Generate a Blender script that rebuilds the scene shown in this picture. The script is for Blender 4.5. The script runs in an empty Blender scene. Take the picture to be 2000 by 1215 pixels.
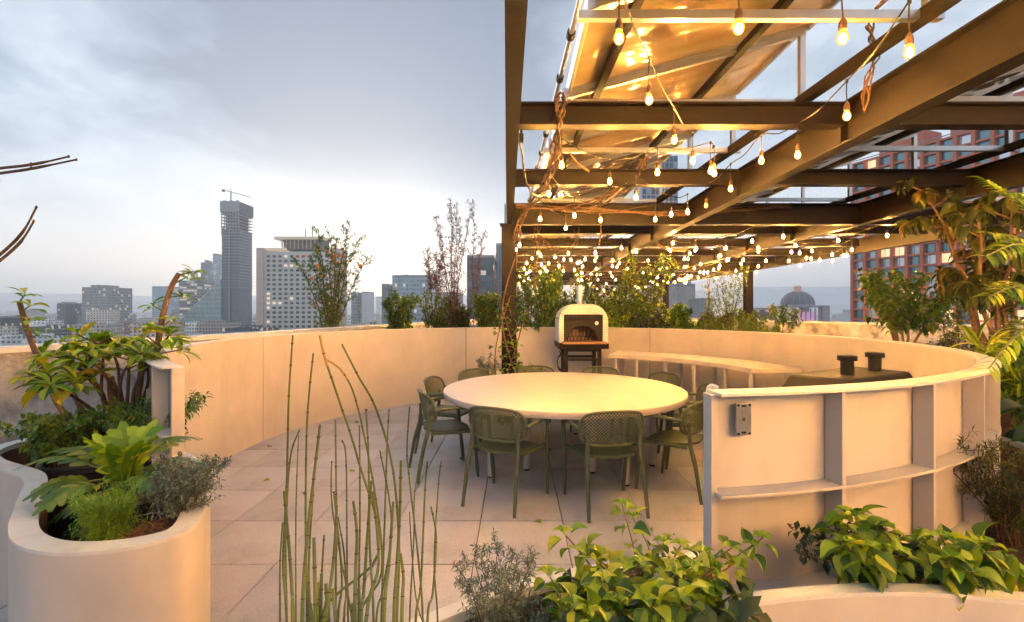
import bpy, math, random
import numpy as np
from math import sin, cos, pi, radians, atan2, sqrt, hypot
from mathutils import Vector, Matrix

sc = bpy.context.scene
col = sc.collection
# ------------------------------------------------------------------ camera, world, sun, exposure
CAM_Z = 1.58
F = 938.0            # focal length in pixels of the 2000 px wide photograph
VX, VY = 1008.0, 605.0
cd = bpy.data.cameras.new('camera')
cam = bpy.data.objects.new('camera', cd); col.objects.link(cam)
cam.location = (0, 0, CAM_Z); cam.rotation_euler = (pi/2, 0, 0)
cd.sensor_width = 36; cd.lens = 36*F/2000
cd.shift_x = -(VX-1000)/2000; cd.shift_y = -(607.5-VY)/2000
cd.clip_start = 0.05; cd.clip_end = 60000
sc.camera = cam

SUN_EL, SUN_AZ = radians(6), radians(-18)      # low behind the clouds, ahead and a little to the left
world = bpy.data.worlds.new('World'); sc.world = world; world.use_nodes = True
def build_world():
    nt = world.node_tree; nt.nodes.clear(); N = nt.nodes.new; L = nt.links.new
    out = N('ShaderNodeOutputWorld'); bg = N('ShaderNodeBackground'); add = N('ShaderNodeAddShader')
    sky = N('ShaderNodeTexSky'); sky.sky_type = 'NISHITA'; sky.sun_disc = False
    sky.sun_elevation = SUN_EL; sky.sun_rotation = -SUN_AZ if False else SUN_AZ
    sky.altitude = 2200; sky.dust_density = 2.0
    bg.inputs[1].default_value = 0.05; L(sky.outputs[0], bg.inputs[0])
    geo = N('ShaderNodeTexCoord'); sep = N('ShaderNodeSeparateXYZ'); L(geo.outputs['Generated'], sep.inputs[0])
    def m(op, a, b=None, c=None):
        n = N('ShaderNodeMath'); n.operation = op
        for i, v in enumerate((a, b, c)):
            if v is None: continue
            if isinstance(v, (int, float)): n.inputs[i].default_value = v
            else: L(v, n.inputs[i])
        return n.outputs[0]
    z = m('MAXIMUM', sep.outputs[2], 0.0)
    # cloud layer: directions projected on a flat ceiling
    den = m('ADD', z, 0.16)
    u = m('DIVIDE', sep.outputs[0], den); v = m('DIVIDE', sep.outputs[1], den)
    cmb = N('ShaderNodeCombineXYZ'); L(u, cmb.inputs[0]); L(v, cmb.inputs[1])
    mp = N('ShaderNodeMapping'); mp.inputs['Location'].default_value = (3.1, 1.7, 0); mp.inputs['Rotation'].default_value = (0, 0, 0.6)
    mp.inputs['Scale'].default_value = (0.9, 0.75, 1); L(cmb.outputs[0], mp.inputs[0])
    n1 = N('ShaderNodeTexNoise'); n1.inputs['Scale'].default_value = 1.0; n1.inputs['Detail'].default_value = 8; n1.inputs['Roughness'].default_value = 0.5; n1.inputs['Distortion'].default_value = 0.25
    L(mp.outputs[0], n1.inputs['Vector'])
    n2 = N('ShaderNodeTexNoise'); n2.inputs['Scale'].default_value = 3.0; n2.inputs['Detail'].default_value = 7; n2.inputs['Roughness'].default_value = 0.58; n2.inputs['Distortion'].default_value = 0.4
    L(mp.outputs[0], n2.inputs['Vector'])
    nn = m('ADD', m('MULTIPLY', n1.outputs[0], 0.50), m('MULTIPLY', n2.outputs[0], 0.53))
    # a broad dark bank of cloud whose middle stands ahead, slightly left, about 25 degrees up
    def bump(dx, dy, dz, p):
        l = sqrt(dx*dx+dy*dy+dz*dz)
        d = N('ShaderNodeVectorMath'); d.operation = 'DOT_PRODUCT'; L(geo.outputs['Generated'], d.inputs[0]); d.inputs[1].default_value = (dx/l, dy/l, dz/l)
        return m('POWER', m('MAXIMUM', d.outputs['Value'], 0.0), p)
    dark = m('MULTIPLY', bump(-0.27, 1, 0.40, 16), 0.36)
    dark2 = m('MULTIPLY', bump(-1.0, 1, 0.50, 20), 0.06)
    lite = m('MULTIPLY', bump(-0.75, 1, 0.20, 30), 0.12)
    lite2 = m('MULTIPLY', bump(0.9, 1, 0.65, 5), 0.02)
    val = m('ADD', m('SUBTRACT', m('SUBTRACT', nn, dark), dark2), m('ADD', lite, lite2))
    r = N('ShaderNodeValToRGB'); L(val, r.inputs[0])
    e = r.color_ramp.elements
    e[0].position = 0.33; e[0].color = (0.22, 0.255, 0.32, 1)
    e[1].position = 0.64; e[1].color = (0.84, 0.90, 0.95, 1)
    x = e.new(0.42); x.color = (0.37, 0.425, 0.50, 1)
    x = e.new(0.51); x.color = (0.55, 0.61, 0.69, 1)
    # horizon: pale cream and pink where the clouds thin out
    hr = N('ShaderNodeValToRGB'); L(z, hr.inputs[0]); h = hr.color_ramp.elements
    h[0].position = 0.0; h[0].color = (0.98, 0.84, 0.82, 1); h[1].position = 0.30; h[1].color = (0.68, 0.76, 0.84, 1)
    x = h.new(0.06); x.color = (0.98, 0.80, 0.76, 1); x = h.new(0.14); x.color = (0.80, 0.75, 0.74, 1)
    hf = N('ShaderNodeMapRange'); hf.interpolation_type = 'SMOOTHSTEP'
    zz = m('ADD', z, m('MULTIPLY', m('SUBTRACT', n1.outputs[0], 0.5), -0.22))
    L(zz, hf.inputs[0]); hf.inputs[1].default_value = 0.10; hf.inputs[2].default_value = 0.33; hf.inputs[3].default_value = 0.92; hf.inputs[4].default_value = 0.0
    mx = N('ShaderNodeMixRGB'); L(hf.outputs[0], mx.inputs[0]); L(r.outputs[0], mx.inputs[1]); L(hr.outputs[0], mx.inputs[2])
    bg2 = N('ShaderNodeBackground'); L(mx.outputs[0], bg2.inputs[0]); bg2.inputs[1].default_value = SKY_CLOUD
    L(bg.outputs[0], add.inputs[0]); L(bg2.outputs[0], add.inputs[1]); L(add.outputs[0], out.inputs[0])
SKY_CLOUD = 0.86
build_world()
sl = bpy.data.lights.new('sun', 'SUN'); sl.energy = 0.5; sl.angle = radians(25); sl.color = (1, 0.86, 0.78)
so = bpy.data.objects.new('sun', sl); col.objects.link(so)
so.rotation_euler = Vector((sin(SUN_AZ)*cos(SUN_EL+.25), cos(SUN_AZ)*cos(SUN_EL+.25), sin(SUN_EL+.25))).to_track_quat('Z', 'Y').to_euler()
vs = sc.view_settings
vs.view_transform = 'Standard'; vs.look = 'None'; vs.exposure = 0.28; vs.gamma = 1.0; vs.use_curve_mapping = False
sc.cycles.use_denoising = True; sc.cycles.use_light_tree = True
sc.cycles.max_bounces = 7; sc.cycles.diffuse_bounces = 4; sc.cycles.glossy_bounces = 3; sc.cycles.transparent_max_bounces = 12
sc.cycles.transmission_bounces = 4; sc.cycles.volume_bounces = 2; sc.cycles.caustics_reflective = False; sc.cycles.caustics_refractive = False
sc.cycles.sample_clamp_indirect = 4.0

BULB = 2800.0        # radiance of the lit bulbs

# ------------------------------------------------------------------ helpers
def W(px, py, D):   # world point seen at pixel (px,py) of the photo, D metres ahead
    return Vector(((px-VX)/F*D, D, CAM_Z-(py-VY)/F*D))

class MB:
    def __init__(s): s.v = []; s.f = []
    def add(s, vs_, fs):
        n = len(s.v); s.v.extend([tuple(p) for p in vs_]); s.f.extend([tuple(i+n for i in f) for f in fs]); return s
    def box(s, c, d, rz=0.0, M=None):
        x, y, z = d[0]/2, d[1]/2, d[2]/2; R = M if M is not None else Matrix.Rotation(rz, 3, 'Z'); c = Vector(c)
        p = [c+R@Vector((a*x, b*y, g*z)) for a, b, g in ((-1,-1,-1),(1,-1,-1),(1,1,-1),(-1,1,-1),(-1,-1,1),(1,-1,1),(1,1,1),(-1,1,1))]
        return s.add(p, [(0,3,2,1),(4,5,6,7),(0,1,5,4),(1,2,6,5),(2,3,7,6),(3,0,4,7)])
    def bar(s, a, b, w, h, up=(0,0,1)):      # rectangular bar from a to b
        a = Vector(a); b = Vector(b); d = (b-a); l = d.length; d.normalize(); u = Vector(up)
        sd = d.cross(u)
        if sd.length < 1e-4: sd = d.cross(Vector((1,0,0)))
        sd.normalize(); u = sd.cross(d)
        M = Matrix((sd, d, u)).transposed()
        return s.box((a+b)/2, (w, l, h), M=M)
    def tube(s, pts, r, n=8, cap=True):
        pts = [Vector(p) for p in pts]; m = len(pts)
        rs = r if hasattr(r, '__len__') else [r]*m
        t0 = (pts[1]-pts[0]).normalized(); ref = Vector((0,0,1)) if abs(t0.z) < .9 else Vector((1,0,0))
        sd = t0.cross(ref).normalized(); vs_ = []
        for i, p in enumerate(pts):
            t = (pts[min(i+1,m-1)]-pts[max(i-1,0)]); t = t.normalized() if t.length > 1e-9 else t0
            sd = (sd - t*sd.dot(t)); sd = sd.normalized() if sd.length > 1e-6 else t.orthogonal().normalized()
            up = t.cross(sd)
            for k in range(n):
                a = 2*pi*k/n; vs_.append(p+(sd*cos(a)+up*sin(a))*rs[i])
        fs = [(i*n+k, i*n+(k+1)%n, (i+1)*n+(k+1)%n, (i+1)*n+k) for i in range(m-1) for k in range(n)]
        if cap: fs += [tuple(range(n-1,-1,-1)), tuple((m-1)*n+k for k in range(n))]
        return s.add(vs_, fs)
    def lathe(s, prof, c=(0,0,0), n=24):     # prof: (r,z) list
        c = Vector(c); vs_ = []
        for r, z in prof:
            for k in range(n): a = 2*pi*k/n; vs_.append(c+Vector((r*cos(a), r*sin(a), z)))
        fs = [(i*n+k, i*n+(k+1)%n, (i+1)*n+(k+1)%n, (i+1)*n+k) for i in range(len(prof)-1) for k in range(n)]
        return s.add(vs_, fs)
    def prism(s, poly, z0, z1):
        n = len(poly)
        return s.add([(x,y,z0) for x,y in poly]+[(x,y,z1) for x,y in poly],
                     [tuple(range(n-1,-1,-1)), tuple(range(n,2*n))]+[(i,(i+1)%n,n+(i+1)%n,n+i) for i in range(n)])
    def arc(s, c, r0, r1, z0, z1, a0, a1, n):  # annular segment, degrees
        n = max(1, n); vs_ = []
        for i in range(n+1):
            a = radians(a0+(a1-a0)*i/n); ca, sa = cos(a), sin(a)
            for r, z in ((r0,z0),(r1,z0),(r1,z1),(r0,z1)): vs_.append((c[0]+r*ca, c[1]+r*sa, z))
        fs = [(i*4+k, i*4+(k+1)%4, (i+1)*4+(k+1)%4, (i+1)*4+k) for i in range(n) for k in range(4)]
        fs += [(3,2,1,0), (n*4, n*4+1, n*4+2, n*4+3)]
        return s.add(vs_, fs)
    def mesh(s, name, mat, smooth=False):
        me = bpy.data.meshes.new(name); me.from_pydata(s.v, [], s.f); me.update()
        if mat: me.materials.append(mat)
        if smooth:
            me.polygons.foreach_set('use_smooth', [True]*len(me.polygons))
            try: me.set_sharp_from_angle(angle=radians(38))
            except Exception: pass
        return me
    def build(s, name, mat, parent=None, smooth=False, bevel=0, loc=None):
        o = bpy.data.objects.new(name, s.mesh(name, mat, smooth)); col.objects.link(o)
        if parent: o.parent = parent
        if loc is not None: o.location = loc
        if bevel:
            b = o.modifiers.new('bevel', 'BEVEL'); b.width = bevel; b.segments = 2; b.limit_method = 'ANGLE'; b.angle_limit = radians(40)
        return o
def inst(name, me, parent=None, M=None):
    o = bpy.data.objects.new(name, me); col.objects.link(o)
    if parent: o.parent = parent
    if M is not None: o.matrix_local = M
    return o
def tag(o, label=None, cat=None, group=None, kind=None):
    if label: o['label'] = label
    if cat: o['category'] = cat
    if group: o['group'] = group
    if kind: o['kind'] = kind
    return o
def thing(name, label, cat, loc=(0,0,0), rz=0.0, group=None):
    o = bpy.data.objects.new(name, None); col.objects.link(o); o.location = loc; o.rotation_euler = (0,0,rz); o.empty_display_size = .1
    return tag(o, label, cat, group)
def copy_tree(o, parent=None):
    c = o.copy(); col.objects.link(c)
    if parent: c.parent = parent
    for ch in list(KIDS.get(o.name, [])): copy_tree(ch, c)
    return c
KIDS = {}
def index_kids():
    KIDS.clear()
    for o in bpy.data.objects:
        if o.parent: KIDS.setdefault(o.parent.name, []).append(o)
def catmull(pts, n=6, closed=False):
    P = [Vector(p) for p in pts]; m = len(P); out = []
    g = (lambda i: P[i % m]) if closed else (lambda i: P[max(0, min(m-1, i))])
    for i in range(m if closed else m-1):
        a, b, c, d = g(i-1), g(i), g(i+1), g(i+2)
        for k in range(n):
            t = k/n; out.append(.5*((2*b)+(c-a)*t+(2*a-5*b+4*c-d)*t*t+(3*b-a-3*c+d)*t**3))
    if not closed: out.append(P[-1])
    return out

# ------------------------------------------------------------------ materials
def mat(name, base, rough=0.6, metal=0.0, n_scale=0, n_amt=0.15, bump=0.0, b_scale=60, spec=0.5, stain=None, coat=0, emis=None, es=0, detail=5):
    m = bpy.data.materials.new(name); m.use_nodes = True; nt = m.node_tree; N = nt.nodes.new; L = nt.links.new
    b = nt.nodes['Principled BSDF']; b.inputs['Roughness'].default_value = rough; b.inputs['Metallic'].default_value = metal
    b.inputs['Specular IOR Level'].default_value = spec; b.inputs['Coat Weight'].default_value = coat
    c = tuple(base)+(1,); b.inputs['Base Color'].default_value = c
    tc = N('ShaderNodeTexCoord'); src = None
    if n_scale:
        n = N('ShaderNodeTexNoise'); n.inputs['Scale'].default_value = n_scale; n.inputs['Detail'].default_value = detail; n.inputs['Roughness'].default_value = .6
        L(tc.outputs['Object'], n.inputs['Vector'])
        r = N('ShaderNodeValToRGB'); L(n.outputs[0], r.inputs[0])
        r.color_ramp.elements[0].position = .3; r.color_ramp.elements[1].position = .72
        r.color_ramp.elements[0].color = tuple(x*(1-n_amt) for x in base)+(1,); r.color_ramp.elements[1].color = tuple(min(1, x*(1+n_amt)) for x in base)+(1,)
        src = r.outputs[0]
        if stain:
            n3 = N('ShaderNodeTexNoise'); n3.inputs['Scale'].default_value = stain[1]; n3.inputs['Detail'].default_value = 6; n3.inputs['Roughness'].default_value = .65
            mp = N('ShaderNodeMapping'); mp.inputs['Scale'].default_value = stain[3] if len(stain) > 3 else (1,1,1); L(tc.outputs['Object'], mp.inputs[0]); L(mp.outputs[0], n3.inputs['Vector'])
            rr = N('ShaderNodeMapRange'); L(n3.outputs[0], rr.inputs[0]); rr.inputs[1].default_value = .5; rr.inputs[2].default_value = .68; rr.inputs[4].default_value = stain[2]
            mx = N('ShaderNodeMixRGB'); L(rr.outputs[0], mx.inputs[0]); L(src, mx.inputs[1]); mx.inputs[2].default_value = tuple(stain[0])+(1,); src = mx.outputs[0]
        L(src, b.inputs['Base Color'])
    if bump:
        nb = N('ShaderNodeTexNoise'); nb.inputs['Scale'].default_value = b_scale; nb.inputs['Detail'].default_value = 4; L(tc.outputs['Object'], nb.inputs['Vector'])
        bp = N('ShaderNodeBump'); bp.inputs['Strength'].default_value = bump; bp.inputs['Distance'].default_value = .01; L(nb.outputs[0], bp.inputs['Height']); L(bp.outputs[0], b.inputs['Normal'])
    if emis: b.inputs['Emission Color'].default_value = tuple(emis)+(1,); b.inputs['Emission Strength'].default_value = es
    return m
def leafmat(name, a, b_, rough=.42, trans=.28, tint=None):   # colours spread leaf by leaf from a to b_
    m = bpy.data.materials.new(name); m.use_nodes = True; nt = m.node_tree; N = nt.nodes.new; L = nt.links.new
    p = nt.nodes['Principled BSDF']; out = nt.nodes['Material Output']; p.inputs['Roughness'].default_value = rough; p.inputs['Specular IOR Level'].default_value = .35
    g = N('ShaderNodeNewGeometry'); oi = N('ShaderNodeObjectInfo'); ad = N('ShaderNodeMath'); ad.operation = 'ADD'; L(g.outputs['Random Per Island'], ad.inputs[0]); L(oi.outputs['Random'], ad.inputs[1])
    fr = N('ShaderNodeMath'); fr.operation = 'FRACT'; L(ad.outputs[0], fr.inputs[0])
    tc = N('ShaderNodeTexCoord'); n = N('ShaderNodeTexNoise'); n.inputs['Scale'].default_value = 14; n.inputs['Detail'].default_value = 3; L(tc.outputs['Object'], n.inputs['Vector'])
    mx0 = N('ShaderNodeMath'); mx0.operation = 'MULTIPLY_ADD'; L(n.outputs[0], mx0.inputs[0]); mx0.inputs[1].default_value = .5
    sb = N('ShaderNodeMath'); sb.operation = 'SUBTRACT'; L(fr.outputs[0], sb.inputs[0]); sb.inputs[1].default_value = .25; L(sb.outputs[0], mx0.inputs[2])
    r = N('ShaderNodeValToRGB'); L(mx0.outputs[0], r.inputs[0]); e = r.color_ramp.elements
    e[0].position = .05; e[0].color = tuple(a)+(1,); e[1].position = .85 if not tint else .8; e[1].color = tuple(b_)+(1,)
    if tint: x = e.new(.97); x.color = tuple(tint)+(1,)
    L(r.outputs[0], p.inputs['Base Color'])
    t = N('ShaderNodeBsdfTranslucent'); hs = N('ShaderNodeHueSaturation'); hs.inputs['Saturation'].default_value = 1.15; hs.inputs['Value'].default_value = 1.5; L(r.outputs[0], hs.inputs['Color']); L(hs.outputs[0], t.inputs[0])
    ms = N('ShaderNodeMixShader'); ms.inputs[0].default_value = trans; L(p.outputs[0], ms.inputs[1]); L(t.outputs[0], ms.inputs[2]); L(ms.outputs[0], out.inputs[0])
    return m
def facade(name, wall, glass, cw, ch, fw=.6, fh=.6, lit=.06, rough=.35, jit=.25):
    m = bpy.data.materials.new(name); m.use_nodes = True; nt = m.node_tree; N = nt.nodes.new; L = nt.links.new
    b = nt.nodes['Principled BSDF']
    tc = N('ShaderNodeTexCoord'); sp = N('ShaderNodeSeparateXYZ'); L(tc.outputs['Object'], sp.inputs[0])
    def mm(op, a, c=None):
        n = N('ShaderNodeMath'); n.operation = op
        for i, v in enumerate((a, c)):
            if v is None: continue
            if isinstance(v, (int, float)): n.inputs[i].default_value = v
            else: L(v, n.inputs[i])
        return n.outputs[0]
    u = mm('DIVIDE', mm('ADD', sp.outputs[0], sp.outputs[1]), cw); w = mm('DIVIDE', sp.outputs[2], ch)
    iu = mm('LESS_THAN', mm('FRACT', u), fw); iw = mm('LESS_THAN', mm('FRACT', w), fh)
    g = N('ShaderNodeNewGeometry'); sn = N('ShaderNodeSeparateXYZ'); L(g.outputs['Normal'], sn.inputs[0])
    side = mm('LESS_THAN', mm('ABSOLUTE', sn.outputs[2]), .5)
    win = mm('MULTIPLY', mm('MULTIPLY', iu, iw), side)
    cb = N('ShaderNodeCombineXYZ'); L(mm('FLOOR', u), cb.inputs[0]); L(mm('FLOOR', w), cb.inputs[1]); wn = N('ShaderNodeTexWhiteNoise'); wn.noise_dimensions = '3D'; L(cb.outputs[0], wn.inputs[0])
    gl = N('ShaderNodeMixRGB'); gl.blend_type = 'MULTIPLY'; gl.inputs[0].default_value = 1; gl.inputs[1].default_value = tuple(glass)+(1,)
    vr = mm('ADD', mm('MULTIPLY', wn.outputs[0], 2*jit), 1-jit); L(vr, gl.inputs[2])
    ns = N('ShaderNodeTexNoise'); ns.inputs['Scale'].default_value = .05; ns.inputs['Detail'].default_value = 6; L(tc.outputs['Object'], ns.inputs[0])
    wl = N('ShaderNodeMixRGB'); wl.blend_type = 'MULTIPLY'; wl.inputs[0].default_value = 1; wl.inputs[1].default_value = tuple(wall)+(1,); L(mm('ADD', mm('MULTIPLY', ns.outputs[0], .6), .7), wl.inputs[2])
    oi = N('ShaderNodeObjectInfo'); wl2 = N('ShaderNodeMixRGB'); wl2.blend_type = 'MULTIPLY'; wl2.inputs[0].default_value = 1; L(wl.outputs[0], wl2.inputs[1]); L(mm('ADD', mm('MULTIPLY', oi.outputs['Random'], .5), .75), wl2.inputs[2])
    mx = N('ShaderNodeMixRGB'); L(win, mx.inputs[0]); L(wl2.outputs[0], mx.inputs[1]); L(gl.outputs[0], mx.inputs[2]); L(mx.outputs[0], b.inputs['Base Color'])
    ro = mm('SUBTRACT', .75, mm('MULTIPLY', win, .75-rough)); L(ro, b.inputs['Roughness'])
    li = mm('MULTIPLY', win, mm('GREATER_THAN', wn.outputs[0], 1-lit)); b.inputs['Emission Color'].default_value = (1, .80, .58, 1); L(mm('MULTIPLY', li, .45), b.inputs['Emission Strength'])
    return m

M_cream = mat('cream_painted_steel', (.55,.485,.44), rough=.46, n_scale=2.2, n_amt=.09, bump=.06, b_scale=30, stain=((.30,.25,.21), 2.1, .26, (1,1,.3)))
M_lip = mat('cream_rim_paint', (.62,.60,.57), rough=.5, n_scale=5, n_amt=.06, bump=.06, b_scale=90, stain=((.33,.28,.24), 5, .4))
M_table = mat('table_laminate', (.55,.49,.45), rough=.42, n_scale=3, n_amt=.05, bump=.03, b_scale=160, stain=((.42,.33,.24), 5.0, .10))
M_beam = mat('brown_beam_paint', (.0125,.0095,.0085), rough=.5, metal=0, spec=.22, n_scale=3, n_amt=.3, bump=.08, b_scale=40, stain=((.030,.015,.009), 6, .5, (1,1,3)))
M_alu = mat('brushed_aluminium', (.62,.62,.62), rough=.32, metal=.85, n_scale=8, n_amt=.08)
M_chair = mat('olive_plastic', (.075,.095,.052), rough=.45, n_scale=9, n_amt=.08, bump=.04, b_scale=250)
M_tile = mat('pink_granite_tile', (.54,.495,.485), rough=.58, n_scale=170, n_amt=.22, bump=.12, b_scale=300, stain=((.25,.21,.195), 1.7, .42), detail=3)
_nt = M_tile.node_tree; _b = _nt.nodes['Principled BSDF']; _l = _b.inputs['Base Color'].links[0]; _oi = _nt.nodes.new('ShaderNodeObjectInfo'); _gi = _nt.nodes.new('ShaderNodeNewGeometry'); _ad = _nt.nodes.new('ShaderNodeMath'); _ad.operation = 'ADD'
_nt.links.new(_oi.outputs['Random'], _ad.inputs[0]); _nt.links.new(_gi.outputs['Random Per Island'], _ad.inputs[1]); _fr = _nt.nodes.new('ShaderNodeMath'); _fr.operation = 'FRACT'; _nt.links.new(_ad.outputs[0], _fr.inputs[0])
_mr = _nt.nodes.new('ShaderNodeMapRange'); _mr.inputs[3].default_value = .80; _mr.inputs[4].default_value = 1.08; _nt.links.new(_fr.outputs[0], _mr.inputs[0]); _mm = _nt.nodes.new('ShaderNodeMixRGB'); _mm.blend_type = 'MULTIPLY'; _mm.inputs[0].default_value = 1
_nt.links.new(_l.from_socket, _mm.inputs[1]); _nt.links.new(_mr.outputs[0], _mm.inputs[2]); _nt.links.new(_mm.outputs[0], _b.inputs['Base Color'])
M_joint = mat('dark_tile_joint', (.06,.05,.045), rough=.9)
M_conc = mat('stained_concrete', (.43,.41,.395), rough=.9, n_scale=3, n_amt=.35, bump=.8, b_scale=22, stain=((.10,.09,.088), 3.6, .85, (1,1,.8)))
M_coping = mat('pale_coping', (.66,.63,.60), rough=.8, n_scale=6, n_amt=.15, bump=.2, b_scale=30)
M_black = mat('black_metal', (.012,.012,.013), rough=.55, metal=.1, spec=.3, n_scale=12, n_amt=.3)
M_pot = mat('black_plastic_pot', (.02,.02,.023), rough=.32, n_scale=6, n_amt=.3)
M_soil = mat('bark_soil', (.10,.052,.028), rough=.95, n_scale=40, n_amt=.6, bump=1, b_scale=60)
M_mulch = mat('bark_chip', (.20,.09,.04), rough=.85, n_scale=20, n_amt=.5)
M_steel = mat('grey_steel_plate', (.34,.33,.33), rough=.35, metal=.8, n_scale=9, n_amt=.25)
M_bark = mat('brown_bark', (.17,.095,.055), rough=.85, n_scale=14, n_amt=.35, bump=.6, b_scale=50, stain=((.30,.19,.12), 9, .7, (1,1,.3)))
M_twig = mat('thin_brown_twig', (.10,.06,.04), rough=.8, n_scale=20, n_amt=.3)
M_green_stem = mat('green_stem', (.13,.17,.04), rough=.5, n_scale=20, n_amt=.3)
M_vine = mat('dry_vine_bark', (.15,.085,.045), rough=.85, n_scale=25, n_amt=.4, bump=.6, b_scale=70)
M_cable = mat('black_rubber_cable', (.03,.026,.022), rough=.5)
M_redpaint = mat('red_facade_paint', (.64,.19,.11), rough=.6, n_scale=.4, n_amt=.12)
M_L = {
 'lime': leafmat('lime_leaf', (.10,.22,.015), (.34,.46,.03), tint=(.5,.5,.05)),
 'bright': leafmat('bright_leaf', (.035,.10,.015), (.33,.42,.035), trans=.35, tint=(.55,.50,.05)),
 'mid': leafmat('mid_leaf', (.045,.105,.02), (.15,.25,.04), tint=(.28,.28,.04)),
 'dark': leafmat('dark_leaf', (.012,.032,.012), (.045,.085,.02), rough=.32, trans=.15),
 'gray': leafmat('grey_leaf', (.10,.13,.09), (.24,.27,.19), rough=.7, trans=.1),
 'olive': leafmat('olive_leaf', (.035,.055,.014), (.12,.135,.03), tint=(.26,.17,.04)),
 'red': leafmat('russet_leaf', (.06,.035,.02), (.22,.07,.04), trans=.2),
 'yellow': leafmat('yellow_leaf', (.45,.36,.03), (.62,.50,.06), tint=(.6,.35,.05)),
 'orange': leafmat('orange_petal', (.75,.16,.02), (.9,.32,.04)),
 'fern': leafmat('fern_leaf', (.10,.20,.015), (.28,.42,.03), trans=.3),
}

# ------------------------------------------------------------------ terrace floor
def build_floor():
    m = MB(); m.box((2, 13, -.19), (26, 42, .36))
    fl = tag(m.build('terrace_floor', M_joint), kind='structure')
    me = MB().box((0,0,0), (.602, .602, .02)).mesh('floor_tile', M_tile)
    rng = random.Random(3); n = 0
    for i in range(-9, 10):
        for j in range(-4, 14):
            x = -.265+.61*i+.305; y = 2.96+.61*j-.305
            if x < -4.3 or x > 5.0 or y < .3 or y > 11: continue
            if hypot(x-.35, y-5.27) > 3.9 and not (x < -1.0 and y < 4.5): continue
            M = Matrix.Translation((x, y, rng.uniform(-.0012, .0012)))
            inst('floor_tile', me, fl, M); n += 1
    # the rest of the terrace, out of sight behind the planters, is one paving field
    pv = MB()
    for i in range(-18, 26):
        for j in range(-8, 50):
            x = -.265+.61*i+.305; y = 2.96+.61*j-.305
            if not (x < -4.3 or x > 5.0 or y < .3 or y > 11) and not (hypot(x-.35, y-5.27) > 3.9 and not (x < -1.0 and y < 4.5)): continue
            if x > 13.5: continue
            pv.box((x, y, 0), (.602, .602, .02))
    tag(pv.build('outer_paving', M_tile, fl), kind='stuff')
build_floor()

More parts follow.
